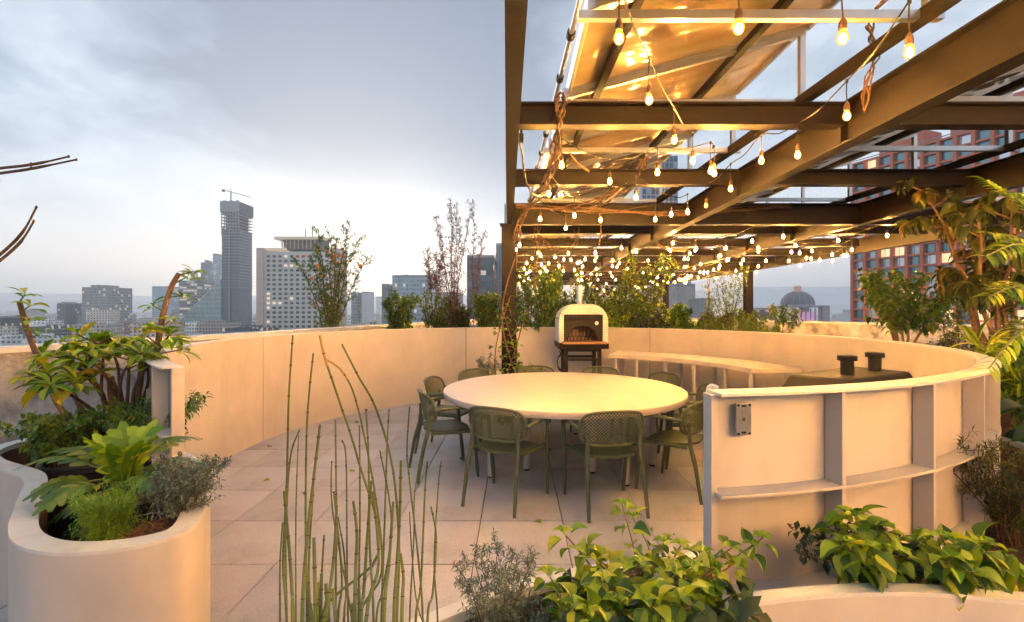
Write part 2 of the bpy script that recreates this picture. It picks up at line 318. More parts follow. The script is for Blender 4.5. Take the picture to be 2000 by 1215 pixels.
# ------------------------------------------------------------------ the round cream enclosure
RC = (.35, 5.27); RI = 3.40; RO = 3.50; RH = 1.265
A_R, A_L = -83.0, 229.0        # its two free ends
def build_ring():
    t = thing('round_enclosure_wall', 'waist high curved cream metal wall wrapping round the table, with ribs outside', 'wall', (RC[0], RC[1], 0))
    z0 = (0, 0)
    joints = [A_R, -41.5, 2.3, 56.0, 111.2, 172.2, A_L]
    for a, b in zip(joints[:-1], joints[1:]):
        g = .09
        MB().arc(z0, RI, RI+.012, .012, RH-.012, a+(g if a != A_R else 0), b-(g if b != A_L else 0), int((b-a)/1.6)).build('panel', M_cream, t, smooth=True)
    for z in (RH, .882, .502, .122):
        nm = 'top_rim' if z == RH else 'shelf_flange'
        ri = RI-.004 if z == RH else RI+.014
        MB().arc(z0, ri, RO, z-.011, z, A_R-.15, A_L+.15, 190).build(nm, M_lip if z == RH else M_cream, t, smooth=True)
    for a in joints[1:-1]:
        MB().arc(z0, RI+.013, RI+.03, .14, RH-.02, a-1, a+1, 2).build('joint_backing', M_black, t)
    # radial ribs with their narrow outer edge strip; one mesh shared by all bays
    zs = [(.882, RH-.012), (.502, .870), (.122, .490), (0.012, .110)]
    ribs = [MB().box((RI+.057, 0, (a+b)/2), (.078, .018, b-a-.002)).mesh('rib', M_cream) for a, b in zs]
    k = 0; a = -74.2
    while a < A_L-4:
        for me in ribs: inst('rib', me, t, Matrix.Rotation(radians(a), 4, 'Z'))
        a += 9.35
    for a, s in ((A_R, 1), (A_L, -1)):
        c = Matrix.Rotation(radians(a), 4, 'Z')
        e = MB().box((RI+.024, -s*.012, (RH-.012)/2+.004), (.062, .024, RH-.02)).build('end_post', M_cream, t, bevel=.002); e.matrix_local = c
    # bolt dots on the shelf flange joints
    # steel plate and clamp on the near end
    pl = thing('steel_junction_plate', 'small grey steel plate screwed to the near end of the curved wall', 'metal plate', (RC[0], RC[1], 0))
    aa = A_R+1.9
    M = Matrix.Rotation(radians(aa), 4, 'Z')
    b = MB().box((RI+.045, 0, 1.155), (.006, .066, .125)).build('plate', M_steel, pl, bevel=.002); b.matrix_local = M
    for dy in (-.024, .024):
        for dz in (1.1, 1.21):
            s = MB().lathe([(0.0,.0),(.0045,.0),(.0045,.003),(0,.003)], n=8).build('screw', M_black, pl)
            s.matrix_local = M@Matrix.Translation((RI+.049, dy, dz))@Matrix.Rotation(pi/2, 4, 'Y')
    for dz in (1.1035, 1.2065):
        s = MB().box((0,0,0), (.002, .018, .007)).build('slot', M_black, pl); s.matrix_local = M@Matrix.Translation((RI+.049, 0, dz))
    # small cross emblem stamped in the middle of the plate
    s = MB().bar((0,-.006,-.006),(0,.006,.006),.003,.0015,up=(1,0,0)).bar((0,-.006,.006),(0,.006,-.006),.003,.0015,up=(1,0,0)).build('stamped_cross', M_black, pl); s.matrix_local = M@Matrix.Translation((RI+.0488, 0, 1.155))
    cl = MB(); rng = random.Random(4)
    pts = [(RI-.03+.012*rng.uniform(-1,1), -.006+.01*rng.uniform(-1,1), RH-.02-.1*i+.0) for i in range(3)]
    cl.tube(catmull([(RI-.008, .02, RH+.004), (RI-.03,.0,RH+.006), (RI-.035,-.005,RH-.05),(RI-.022,.004,RH-.1),(RI-.03,-.004,RH-.14)], 5), .010, n=7)
    tp = cl.build('tape_strip', mat('white_tape', (.72,.70,.68), rough=.6, bump=.8, b_scale=60), None, smooth=True); tp.matrix_world = Matrix.Translation((RC[0], RC[1], 0))@Matrix.Rotation(radians(A_R+.3), 4, 'Z')
    tag(tp, 'crumpled white tape hanging over the free end of the curved wall', 'tape')
build_ring()

# ------------------------------------------------------------------ serpentine planters
def planter(name, label, outline, h, wid, inner_drop=.45, gap=()):
    P = [Vector((x, y, 0)) for x, y in outline]; P = catmull(P, 7, True); n = len(P); gap = range(gap[0]*7, gap[1]*7) if gap else ()
    area = sum(P[i].x*P[(i+1) % n].y-P[(i+1) % n].x*P[i].y for i in range(n)); s = 1 if area > 0 else -1
    I = []
    for i in range(n):
        t = (P[(i+1) % n]-P[i-1]).normalized(); nn = Vector((-t.y, t.x, 0))*s; I.append(P[i]+nn*wid)
    t = thing(name, label, 'planter', (P[0].x, P[0].y, 0)); o = P[0]
    def strip(A, za, B, zb, nm, mt):
        m = MB(); m.add([(p.x-o.x, p.y-o.y, za) for p in A]+[(p.x-o.x, p.y-o.y, zb) for p in B], [((i, (i+1) % n, n+(i+1) % n, n+i)) for i in range(n) if i not in gap])
        return m
    w = MB()
    for a in (strip(P, 0, P, h-.012, '', None),): w.add(a.v, a.f)
    w.build('side_wall', M_cream, t, smooth=True)
    l = MB()
    for A, za, B, zb in ((P, h-.012, P, h), (P, h, I, h), (I, h, I, h-.03)): a = strip(A, za, B, zb, '', None); l.add(a.v, a.f)
    l.build('rim', M_lip, t, smooth=True)
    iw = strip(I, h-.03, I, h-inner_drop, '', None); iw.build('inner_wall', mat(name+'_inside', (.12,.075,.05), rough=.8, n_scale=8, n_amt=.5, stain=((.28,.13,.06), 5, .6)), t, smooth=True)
    return t, I
OL = [(-1.93,2.86),(-1.62,2.52),(-1.44,2.26),(-1.35,2.08),(-1.285,1.93),(-1.30,1.82),(-1.41,1.735),(-1.56,1.70),(-1.72,1.715),(-1.88,1.79),(-2.02,1.91),(-2.13,2.03),(-2.30,2.22),(-2.42,2.36),(-2.56,2.48),(-2.76,2.58),(-3.00,2.70),(-3.22,2.88),(-3.30,3.1),(-3.22,3.32),(-3.02,3.45),(-2.78,3.44),(-2.52,3.27),(-2.22,3.02)]
pl_left, IL = planter('serpentine_planter', 'white-rimmed S-curved cream planter full of black pots at the left', OL, .72, .085, .62)
ONR = [(-.31,1.32),(-.08,1.475),(.08,1.56),(.25,1.62),(.45,1.675),(.66,1.72),(.74,1.84),(1.05,1.91),(1.7,2.12),(2.3,2.55),(2.95,3.2),(3.3,3.3),(3.1,2.5),(2.65,1.85),(2.15,1.53),(1.75,1.42),(1.5,1.418),(1.34,1.449),(1.15,1.462),(.94,1.449),(.74,1.418),(.57,1.375),(.464,1.32),(.36,1.15),(.30,.9),(.2,.65),(-.05,.5),(-.35,.45),(-.62,.5),(-.78,.7),(-.72,.95),(-.55,1.15)]
pl_near, IN_ = planter('low_serpentine_planter', 'cream curved planter in the foreground holding reeds and bright leafy shrubs', ONR, .72, .05, .5, gap=(5, 11))
def soil(I, z, name, label, parent_label=None):
    m = MB(); c = Vector((sum(p.x for p in I)/len(I), sum(p.y for p in I)/len(I), 0))
    from mathutils.geometry import tessellate_polygon
    n = len(I); tri = tessellate_polygon([[Vector((p.x, p.y, 0)) for p in I]])
    m.add([(p.x, p.y, z) for p in I], [tuple(t) for t in tri])
    return tag(m.build(name, M_soil), kind='structure')
soil(IN_, .44, 'planter_soil', '')
soil(IL, .12, 'planter_bottom', '')

# ------------------------------------------------------------------ parapets
def parapet(label, pts, h, th=.2):
    t = thing('parapet_wall', label, 'parapet', (pts[0][0], pts[0][1], 0)); o = Vector((pts[0][0], pts[0][1], 0))
    for a, b in zip(pts[:-1], pts[1:]):
        A = Vector((a[0], a[1], 0))-o; B = Vector((b[0], b[1], 0))-o
        MB().bar(A+Vector((0,0,(h-.05)/2-.2)), B+Vector((0,0,(h-.05)/2-.2)), th, h-.05+.4).build('wall_section', M_conc, t)
        MB().bar(A+Vector((0,0,h-.0245)), B+Vector((0,0,h-.0245)), th+.04, .05).build('coping', M_coping, t, bevel=.006)
hp = 1.28
parapet('long stained concrete parapet in front of the city skyline at the left', [(-5.2,.4),(-4.12,4.06),(-2.65,9.9),(-.6,17.9)], hp)
parapet('weathered pale concrete parapet below the red building at the right', [(6.3,18.6),(8.05,15.4),(9.2,13.2),(10.1,11.6),(11.3,9.6),(13.6,5.5)], 1.24)
def beds():
    # raised planting bed behind the round wall
    m = MB(); m.arc(RC, RO+.03, 4.9, .0, .80, 25, 146, 40)
    tag(m.build('planting_bed', M_soil), kind='structure')
    m = MB(); m.arc(RC, RO+.03, 5.6, .0, .62, -34, 24.8, 20)
    tag(m.build('side_bed', M_soil), kind='structure')
    m = MB(); m.box((2.0, 10.55, .55), (6.4, .9, 1.1))
    # far cream planter walls
    t = thing('far_curved_planter', 'cream curved planter wall glowing behind the pizza oven', 'planter', (2.0, 12.5, 0))
    MB().arc((0,1.5), 4.2, 4.3, 0, 1.22, 200, 296, 30).build('side_wall', M_cream, t, smooth=True)
    MB().arc((0,1.5), 4.12, 4.31, 1.222, 1.24, 200, 296, 30).build('rim', M_lip, t, smooth=True)
    t2 = thing('low_service_wall', 'low beige wall with a shadowed recess right of the far planters', 'wall', (5.2, 15.0, 0))
    MB().box((0,0,.60), (3.6,.3,1.2)).build('wall_body', M_cream, t2); MB().box((0,-.1,1.222), (3.7,.7,.04)).build('rim', M_lip, t2)
beds()

# ------------------------------------------------------------------ pergola
HB = [1.33, 1.50]   # cross beams: bottom/top above the camera
def ibeam(m, a, b, z0, z1, w, tf=.014, tw=.012):
    a = Vector(a); b = Vector(b)
    m.bar(a+Vector((0,0,z0+tf/2)), b+Vector((0,0,z0+tf/2)), w, tf)
    m.bar(a+Vector((0,0,z1-tf/2)), b+Vector((0,0,z1-tf/2)), w, tf)
    m.bar(a+Vector((0,0,(z0+z1)/2)), b+Vector((0,0,(z0+z1)/2)), tw, z1-z0-2*tf-.001)
    return m
YS = [3.5+1.65*k for k in range(-4, 14)]
YS = [y for y in YS if y < 24.5]
XL = {'A': lambda y: .0-.019*(y-1.9), 'B': lambda y: 2.42, 'C': lambda y: 4.88, 'D': lambda y: 7.27}
def build_pergola():
    t = thing('steel_pergola', 'dark brown steel pergola frame hung with bulbs over the round terrace', 'pergola', (3.6, 6.8, 0)); o = Vector((3.6, 6.8, 0))
    cz = CAM_Z
    for y in YS:
        deep = abs(y-6.8) < .01 or abs(y-15.05) < .01 or abs(y-23.3) < .01
        x0 = XL['A'](y)+.05; xs = [x0, 2.42-.062, 2.42+.062, 4.88-.062, 4.88+.062, 7.27-.062]
        for a, b in ((xs[0], xs[1]), (xs[2], xs[3]), (xs[4], xs[5])):
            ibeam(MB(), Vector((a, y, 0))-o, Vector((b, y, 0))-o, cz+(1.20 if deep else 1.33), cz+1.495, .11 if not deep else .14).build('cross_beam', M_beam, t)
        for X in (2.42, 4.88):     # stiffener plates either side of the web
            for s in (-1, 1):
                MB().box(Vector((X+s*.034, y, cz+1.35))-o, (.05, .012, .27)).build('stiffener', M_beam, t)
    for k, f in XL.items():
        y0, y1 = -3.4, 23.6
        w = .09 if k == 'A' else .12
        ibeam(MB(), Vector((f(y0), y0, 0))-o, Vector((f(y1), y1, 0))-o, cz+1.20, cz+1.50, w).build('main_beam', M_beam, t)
    def post(x, y, w, nm='post'):
        m = MB(); h = cz+1.198
        for s in (-1, 1): m.box(Vector((x, y+s*(w/2-.006), h/2))-o, (w, .012, h))
        m.box(Vector((x, y, h/2))-o, (.010, w-.026, h))
        m.box(Vector((x, y, h+.001-.0))-o, (w+.05, w+.02, .012)); m.box(Vector((x, y, .022))-o, (w+.12, w+.12, .02))
        p = m.build(nm, M_beam, t)
        return p
    post(-.10, 6.8, .205); post(7.27, 15.05, .22); post(7.27, 23.3, .22); post(-.41, 23.3, .2); post(-.26, 15.05, .2)
    # plate above the front post
    MB().box(Vector((-.155, 6.8, cz+1.33))-o, (.012, .24, .29)).build('gusset_plate', M_beam, t)
build_pergola()

# solar panel rows on an aluminium sub-frame above the pergola
M_panel = None
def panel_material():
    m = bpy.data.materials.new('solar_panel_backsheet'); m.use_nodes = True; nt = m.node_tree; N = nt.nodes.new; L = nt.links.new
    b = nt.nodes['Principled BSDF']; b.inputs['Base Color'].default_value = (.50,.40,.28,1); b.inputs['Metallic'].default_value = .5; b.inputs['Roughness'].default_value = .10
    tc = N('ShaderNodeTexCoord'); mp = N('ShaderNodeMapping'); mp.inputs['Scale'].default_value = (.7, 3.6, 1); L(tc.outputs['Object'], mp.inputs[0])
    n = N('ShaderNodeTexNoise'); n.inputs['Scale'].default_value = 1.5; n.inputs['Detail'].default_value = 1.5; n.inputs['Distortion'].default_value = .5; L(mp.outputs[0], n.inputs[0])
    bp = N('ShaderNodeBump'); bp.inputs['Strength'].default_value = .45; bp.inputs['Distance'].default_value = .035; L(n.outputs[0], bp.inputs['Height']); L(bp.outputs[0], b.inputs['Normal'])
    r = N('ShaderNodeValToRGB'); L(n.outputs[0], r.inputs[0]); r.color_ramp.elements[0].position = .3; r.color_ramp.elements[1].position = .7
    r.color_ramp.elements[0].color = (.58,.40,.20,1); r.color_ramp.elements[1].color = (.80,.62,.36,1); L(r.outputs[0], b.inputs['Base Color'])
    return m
M_panel = panel_material()
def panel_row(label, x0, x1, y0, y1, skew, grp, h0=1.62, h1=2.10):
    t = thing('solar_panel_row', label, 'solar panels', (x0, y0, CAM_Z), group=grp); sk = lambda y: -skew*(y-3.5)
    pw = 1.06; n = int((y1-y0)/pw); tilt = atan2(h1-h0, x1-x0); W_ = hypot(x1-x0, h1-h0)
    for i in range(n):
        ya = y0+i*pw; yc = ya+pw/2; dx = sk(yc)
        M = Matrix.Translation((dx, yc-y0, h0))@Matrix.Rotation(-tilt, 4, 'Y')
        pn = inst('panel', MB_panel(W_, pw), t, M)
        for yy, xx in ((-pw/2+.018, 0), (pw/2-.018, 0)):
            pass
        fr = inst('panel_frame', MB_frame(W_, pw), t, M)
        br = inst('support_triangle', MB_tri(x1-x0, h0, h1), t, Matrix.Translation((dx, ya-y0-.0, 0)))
    for fx, hh in ((.14, 0), (.72, 0)):
        X = (x1-x0)*fx; h = h0+(h1-h0)*fx-.075
        m = MB(); A = Vector((X+sk(y0), 0, h)); B = Vector((X+sk(y0+n*pw), n*pw, h)); m.bar(A, B, .05, .008); m.bar(A+Vector((-.021,0,.026)), B+Vector((-.021,0,.026)), .008, .046); m.bar(A+Vector((.021,0,.026)), B+Vector((.021,0,.026)), .008, .046)
        m.build('purlin', M_beam, t)
    m = MB(); X = x1-x0-.06; A = Vector((X+sk(y0), 0, 1.535)); B = Vector((X+sk(y0+n*pw), n*pw, 1.535)); m.bar(A, B, .07, .06); m.build('purlin', M_beam, t)
    # conduit pipe with couplings along the low edge
    m = MB(); A = Vector((-.06+sk(y0), 0, h0-.01)); B = Vector((-.06+sk(y0+n*pw), n*pw, h0-.01)); m.tube([A, B], .016, 8)
    m.build('conduit', M_alu, t, smooth=True)
    for i in range(n*2):
        y = .3+i*.53; p = A.lerp(B, min(1, y/(n*pw))); MB().tube([p-Vector((0,.03,0)), p+Vector((0,.03,0))], .026, 8).build('coupling', M_black, t)
_c = {}
def MB_panel(w, pw):
    k = ('p', round(w,3))
    if k not in _c: _c[k] = MB().box((w/2, 0, .01), (w-.012, pw-.06, .008)).mesh('panel', M_panel)
    return _c[k]
def MB_frame(w, pw):
    k = ('f', round(w,3))
    if k not in _c:
        m = MB()
        for y in (-pw/2+.017, pw/2-.017): m.box((w/2, y, 0), (w, .028, .05))
        for x in (.014, w-.014): m.box((x, 0, 0), (.028, pw-.066, .05))
        _c[k] = m.mesh('panel_frame', M_alu)
    return _c[k]
def MB_tri(w, h0, h1):
    k = ('t', round(w,3))
    if k not in _c:
        m = MB(); m.box((w/2, 0, 1.535), (w+.1, .04, .045)); m.bar((w-.02, 0, 1.56), (w-.02, 0, h1-.07), .04, .04, up=(1,0,0))
        m.bar((.0, 0, h0-.045), (w, 0, h1-.045), .04, .035); _c[k] = m.mesh('support_triangle', M_alu)
    return _c[k]
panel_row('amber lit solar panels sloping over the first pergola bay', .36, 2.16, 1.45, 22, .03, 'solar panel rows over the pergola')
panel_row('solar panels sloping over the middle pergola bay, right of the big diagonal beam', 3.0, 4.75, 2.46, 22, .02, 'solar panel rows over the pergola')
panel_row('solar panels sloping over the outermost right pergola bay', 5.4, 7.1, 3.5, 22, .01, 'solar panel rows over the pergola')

# ------------------------------------------------------------------ string lights
M_bulb = None
def bulb_material():
    m = bpy.data.materials.new('lit_bulb_glass'); m.use_nodes = True; nt = m.node_tree; N = nt.nodes.new; L = nt.links.new; nt.nodes.remove(nt.nodes['Principled BSDF'])
    out = nt.nodes['Material Output']; e = N('ShaderNodeEmission'); lw = N('ShaderNodeLayerWeight'); lw.inputs[0].default_value = .35
    r = N('ShaderNodeValToRGB'); L(lw.outputs['Facing'], r.inputs[0]); r.color_ramp.elements[0].color = (1, .465, .095, 1); r.color_ramp.elements[1].color = (.00045, .00014, .00001, 1); r.color_ramp.elements[0].position = .09; r.color_ramp.elements[1].position = .75; x = r.color_ramp.elements.new(.17); x.color = (.0018, .0007, .00004, 1)
    L(r.outputs[0], e.inputs[0]); e.inputs[1].default_value = BULB; L(e.outputs[0], out.inputs[0]); return m
M_bulb = bulb_material()
M_socket = mat('amber_brown_socket', (.09,.05,.025), rough=.45, n_scale=40, n_amt=.3)
M_glassoff = mat('unlit_bulb_glass', (.75,.62,.45), rough=.1, coat=.5)
glass_me = MB().lathe([(.001,-.048),(.011,-.045),(.019,-.036),(.0225,-.024),(.021,-.010),(.014,.006),(.010,.014)], n=12).mesh('bulb_glass', M_bulb, True)
off_me = MB().lathe([(.001,-.048),(.011,-.045),(.019,-.036),(.0225,-.024),(.021,-.010),(.014,.006),(.010,.014)], n=12).mesh('unlit_bulb_glass', M_glassoff, True)
sock_me = MB().lathe([(.011,.010),(.0155,.014),(.0165,.030),(.014,.050),(.007,.060),(.0045,.066)], n=10).mesh('socket', M_socket, True)
def string_light(label, pts, drop=.13, unlit=(), n_extra=None, sag=.03):
    """pts are the bulb centres; the cable runs above them"""
    P = [Vector(p) for p in pts]; o = P[0].copy(); o.z = 0
    t = thing('string_light', label, 'string lights', o, group='bulb strings hung under the pergola')
    rng = random.Random(len(label)*7+len(pts)); cp = []; dr = [drop*rng.uniform(.7, 1.15) for _ in P]
    for i, p in enumerate(P):
        q = p-o+Vector((0,0,.066+dr[i])); cp.append(q)
        if i < len(P)-1:
            q2 = P[i+1]-o+Vector((0,0,.066+dr[i+1])); cp.append((q+q2)/2-Vector((0,0,sag)))
    MB().tube(catmull(cp, 3), .0045, 5).build('cable', M_cable, t, smooth=True)
    for i, p in enumerate(P):
        b = inst('bulb', off_me if i in unlit else glass_me, t, Matrix.Translation(p-o))
        inst('socket', sock_me, b)
        m = MB().tube([(0,0,.062), (.003*rng.uniform(-1,1), .003, .066+dr[i]*.5), (0,0,.066+dr[i])], .0035, 5); m.tube([(0,0,.066+dr[i]-.012), (0,0,.066+dr[i]+.010)], .008, 6); m.build('drop_cord', M_cable, b)
    return t
def BP(x, y, h=1.12):
    D = F*h/(VY-y); return Vector(((x-VX)/F*D, D, CAM_Z+h))
S = [
 ('string of bulbs falling from top centre past the first cross beam', [(1209,65),(1268,188),(1317,268),(1353,309)], 1.15),
 ('string with a single large bulb in front of the amber panels near the top edge', [(1443,45),(1646,65)], 1.15),
 ('string running from the bulb at the upper right down along the big diagonal beam', [(1776,93),(1654,220),(1558,298),(1487,309),(1427,365),(1379,398)], 1.15),
 ('short string of bulbs just right of the front post below the first beam', [(1097,318),(1191,350),(1284,332),(1388,329),(1395,334)], 1.12),
 ('string of bulbs crossing in front of the second and third beams', [(1072,375),(1122,418),(1173,427),(1242,382),(1311,416),(1343,411)], 1.10),
 ('string of bulbs lying along the deep third beam near the post', [(1055,425),(1105,443),(1280,426)], 1.12),
 ('string of bulbs in the middle of the pergola beside the diagonal beam', [(1314,473),(1360,484),(1358,487),(1418,483),(1469,469),(1530,460)], 1.12),
 ('string of bulbs sagging under the middle of the pergola', [(1344,504),(1404,499),(1452,506),(1496,508),(1541,508)], 1.12),
 ('string of bulbs toward the outer right edge ending at the brightest right bulb', [(1481,483),(1554,478),(1637,468),(1733,458)], 1.12),
 ('string of bulbs along the far right edge beam', [(1546,491),(1575,503),(1584,504),(1625,496),(1664,486)], 1.12),
 ('string of bulbs under the outer edge beam above the dome', [(1601,507),(1626,508),(1647,498)], 1.10),
 ('string of bulbs close to the front post above the shrubs', [(1015,476),(1051,492),(1084,501),(1115,506),(1143,505),(1165,501)], 1.12),
 ('string of bulbs behind the front post, second row down', [(1029,513),(1058,517),(1064,522),(1092,518),(1128,513),(1196,519)], 1.12),
 ('string of bulbs behind the front post, third row down', [(1024,524),(1055,531),(1090,530),(1100,528),(1122,526),(1136,532)], 1.12),
 ('string of bulbs right of the diagonal beam in the distance', [(1356,523),(1367,531),(1375,530),(1382,531),(1394,526),(1406,518)], 1.12),
 ('faint far string of bulbs above the oven chimney', [(1015,540),(1024,548),(1036,546),(1054,547),(1068,553),(1128,539)], 1.12),
 ('distant string of bulbs behind the oven chimney', [(1166,535),(1173,535),(1168,545),(1136,546),(1196,540),(1155,552)], 1.12),
 ('distant string of bulbs fading toward the far post', [(1221,547),(1236,557),(1292,555),(1305,548),(1310,545),(1327,545),(1338,543),(1343,538),(1350,538)], 1.12),
 ('string of tiny bulbs at the far end over the shrubs', [(1014,553),(1033,555),(1051,557),(1158,562),(1166,564),(1180,566),(1188,563)], 1.14),
 ('string of tiny bulbs at the far end near the middle', [(1200,565),(1212,563),(1236,560),(1245,562),(1251,561),(1262,559),(1230,563)], 1.14),
 ('string of tiny bulbs at the far end beside the distant posts', [(1275,551),(1284,556),(1296,549),(1318,550),(1331,546)], 1.14),
]
for lb, px, h in S:
    string_light(lb, [BP(x, y, h) for x, y in px], unlit=(5,) if px[-1] == (1379,398) else ())
rb = random.Random(44)
for i, (x0, x1, y) in enumerate(((.0,3.4,9.2),(3.0,6.6,9.9),(.0,2.6,11.0),(2.6,6.8,11.8),(-.1,3.2,13.2),(3.2,7.0,14.0),(-.2,3.6,16.0),(3.4,7.0,17.0),(-.2,6.6,19.0),(-.2,6.8,21.5))):
    n = 8 if x1-x0 < 5 else 11
    string_light(['nearer','next','middle','farther','far'][i//2]+' string of small bulbs in the distant '+('left' if i % 2 == 0 else 'right')+' bays of the pergola', [(x0+(x1-x0)*k/(n-1), y+rb.uniform(-.5,.5), CAM_Z+1.12+rb.uniform(-.06,.12)) for k in range(n)])
# unseen strings over and behind the camera, extra rows added to warm near wall
for y, x0, nm in ((.35,1.2,'just behind the viewpoint'), (-.2,1.6,'a step behind the viewpoint'), (-.8,1.8,'one bay behind the viewpoint'), (-1.4,1.8,'in the second bay behind the viewpoint'), (-2.1,1.8,'in the third bay behind the viewpoint'), (-2.8,1.8,'at the rear of the pergola')):
    string_light('string of bulbs across the pergola '+nm, [(x, y+.15*sin(x*2), 2.66+.04*cos(x*3+y)) for x in [x0+.6*i for i in range(8)]])
string_light('string of bulbs near the right-hand palms', [(3.3,1.2,2.70),(3.3,2.0,2.66),(4.3,2.9,2.68),(5.4,3.9,2.70)])

# ------------------------------------------------------------------ table
def build_table():
    t = thing('round_dining_table', 'large round cream dining table in the middle of the terrace', 'table', (.50, 5.13, 0))
    MB().lathe([(.001,.69),(1.235,.69),(1.258,.694),(1.262,.70),(1.262,.744),(1.259,.749),(1.252,.75),(.001,.75)], n=96).build('tabletop', M_table, t, smooth=True)
    leg = MB().lathe([(.001,.03),(.036,.03),(.034,.688),(.001,.688)], n=16).mesh('leg', M_table, True)
    foot = MB().lathe([(.001,.011),(.026,.011),(.026,.03),(.001,.03)], n=12).mesh('foot', M_black)
    for a, r in ((-139,.97),(-60,.97),(-19,.92),(28,.97),(75,.97),(120,.97),(165,.97),(-133,.58),(-65,.56),(55,.57),(130,.57)):
        M = Matrix.Translation((r*cos(radians(a)), r*sin(radians(a)), 0)); l = inst('leg', leg, t, M); inst('foot', foot, l)
    m = MB()
    m.lathe([(.88,.655),(.90,.655),(.90,.688),(.88,.688)], n=48); m.build('support_ring', M_table, t)
build_table()
# ------------------------------------------------------------------ chairs
def build_chair():
    root = thing('garden_armchair', 'x', 'chair', (0,0,0), group='olive green armchairs round the table')
    a, c = .262, .137; zc = .66
    def surf(u, v):     # u across (-a..a), v up (-c..c)
        tw = u/a
        return Vector((u*.99, -.232-.03*(v/c)*1.0+.075*abs(tw)**2.4, zc+v+.004*cos(tw*2)))
    def outline(t_, k=1.0):
        ct, st = cos(t_), sin(t_); e = .56
        return (k*a*math.copysign(abs(ct)**e, ct), k*c*math.copysign(abs(st)**e, st)*(1.0+.0*ct))
    pts = [surf(*outline(2*pi*i/56, .975)) for i in range(57)]
    MB().tube(pts, .0125, 8, cap=False).build('backrest_frame', M_chair, root, smooth=True)
    m = MB(); pitch = .0185
    def inside(u, v): return (abs(u/(a*.97)))**(2/.56)+(abs(v/(c*.97)))**(2/.56) < 1
    wds = .0036
    for s in (-1, 1):
        for k in range(-26, 27):
            seg = [(k*pitch*1.414+q*.7071, s*q*.7071) for q in [(-.36+.72*i/72) for i in range(73)]]
            seg = [p for p in seg if inside(*p)]
            if len(seg) < 3: continue
            seg = seg[::4]+([seg[-1]] if (len(seg)-1) % 4 else [])
            V_ = []
            for (u, v) in seg:
                p = surf(u, v)+Vector((0, s*.0016, 0)); dx = Vector((-s*.707, 0, .707))*wds
                V_ += [p-dx, p+dx]
            m.add(V_, [(2*i, 2*i+2, 2*i+3, 2*i+1) for i in range(len(seg)-1)])
    lo = m.build('woven_back', M_chair, root); so_ = lo.modifiers.new('solid', 'SOLIDIFY'); so_.thickness = .004
    # seat: dished rounded slab
    V_ = []; n = 14
    def sp(i, j, z):
        u = -1+2*i/n; v = -1+2*j/n; e = .86+.14*(1-abs(u*v))
        x = u*.225*e*(1.0+.05*v); y = v*.215*e+.0
        return (x, y, z-.022*(1-u*u)*(1-v*v)+.012*max(0, -v)**2*(u*u) - (.014*max(0,v)**3))
    for zt in (.452, .430):
        for i in range(n+1):
            for j in range(n+1): V_.append(sp(i, j, zt))
    N1 = (n+1)*(n+1); fs = []
    for i in range(n):
        for j in range(n):
            q = i*(n+1)+j; fs.append((q, q+n+1, q+n+2, q+1)); fs.append((N1+q, N1+q+1, N1+q+n+2, N1+q+n+1))
    rim = [i*(n+1) for i in range(n+1)]+[n*(n+1)+j for j in range(1, n+1)]+[i*(n+1)+n for i in range(n-1, -1, -1)]+[j for j in range(n-1, 0, -1)]
    for p, q in zip(rim, rim[1:]+rim[:1]): fs.append((p, q, N1+q, N1+p) if True else 0)
    MB().add(V_, fs).build('seat', M_chair, root, smooth=True)
    for s in (-1, 1):
        MB().tube([(s*.232, -.315, .004), (s*.222, -.262, .30), (s*.212, -.215, .46), (s*.208, -.208, .56), (s*.212, -.212, .64)], [.0135,.018,.019,.015,.011], 8).build('leg', M_chair, root, smooth=True)
        MB().tube(catmull([(s*.262, .245, .004), (s*.272, .215, .30), (s*.281, .20, .46), (s*.287, .19, .60), (s*.284, .165, .648), (s*.280, .12, .662)], 3), [.0125]+[.017]*10+[.016]*4+[.014], 8).build('leg', M_chair, root, smooth=True)
        MB().tube(catmull([(s*.280, .125, .662), (s*.281, .02, .668), (s*.272, -.09, .662), (s*.256, -.165, .655)], 4), [.016]*13, 8).build('armrest', M_chair, root, smooth=True)
        MB().bar((s*.215, -.19, .432), (s*.258, .19, .432), .022, .024).build('side_rail', M_chair, root)
    return root
chair0 = build_chair(); index_kids()
CH = [
 (9.6, 'olive woven-back armchair at the table front, right of the pair facing away', 0, 0),
 (45.6, 'olive armchair at the right front of the table, partly behind the wall end', .05, 0),
 (81.6, 'olive armchair at the right of the table, just behind the wall end post', 0, 0),
 (117.6, 'olive armchair at the back right of the table, before the curved bench', 0, 0),
 (153.6, 'olive armchair behind the table just right of the pizza oven stand', 0, 0),
 (189.6, 'olive armchair behind the table just left of the pizza oven stand', 0, 0),
 (225.6, 'olive armchair behind the table left of the pergola post', 0, 0),
 (258, 'olive armchair at the far left of the table, turned to show its back inside', 0, 0),
 (291.6, 'olive armchair at the left of the table nearest the tall reeds', 0, 0),
 (333, 'olive woven-back armchair at the table front, left of the pair facing away', 0, 0)]
for i, (a, lb, tw, _) in enumerate(CH):
    o = chair0 if i == 0 else copy_tree(chair0)
    th = radians(a-90); r = 1.27 if i not in (4, 5) else 1.22
    o.location = (.50+r*cos(th), 5.13+r*sin(th), .0105); o.rotation_euler = (0, 0, radians(a)+tw); o['label'] = lb

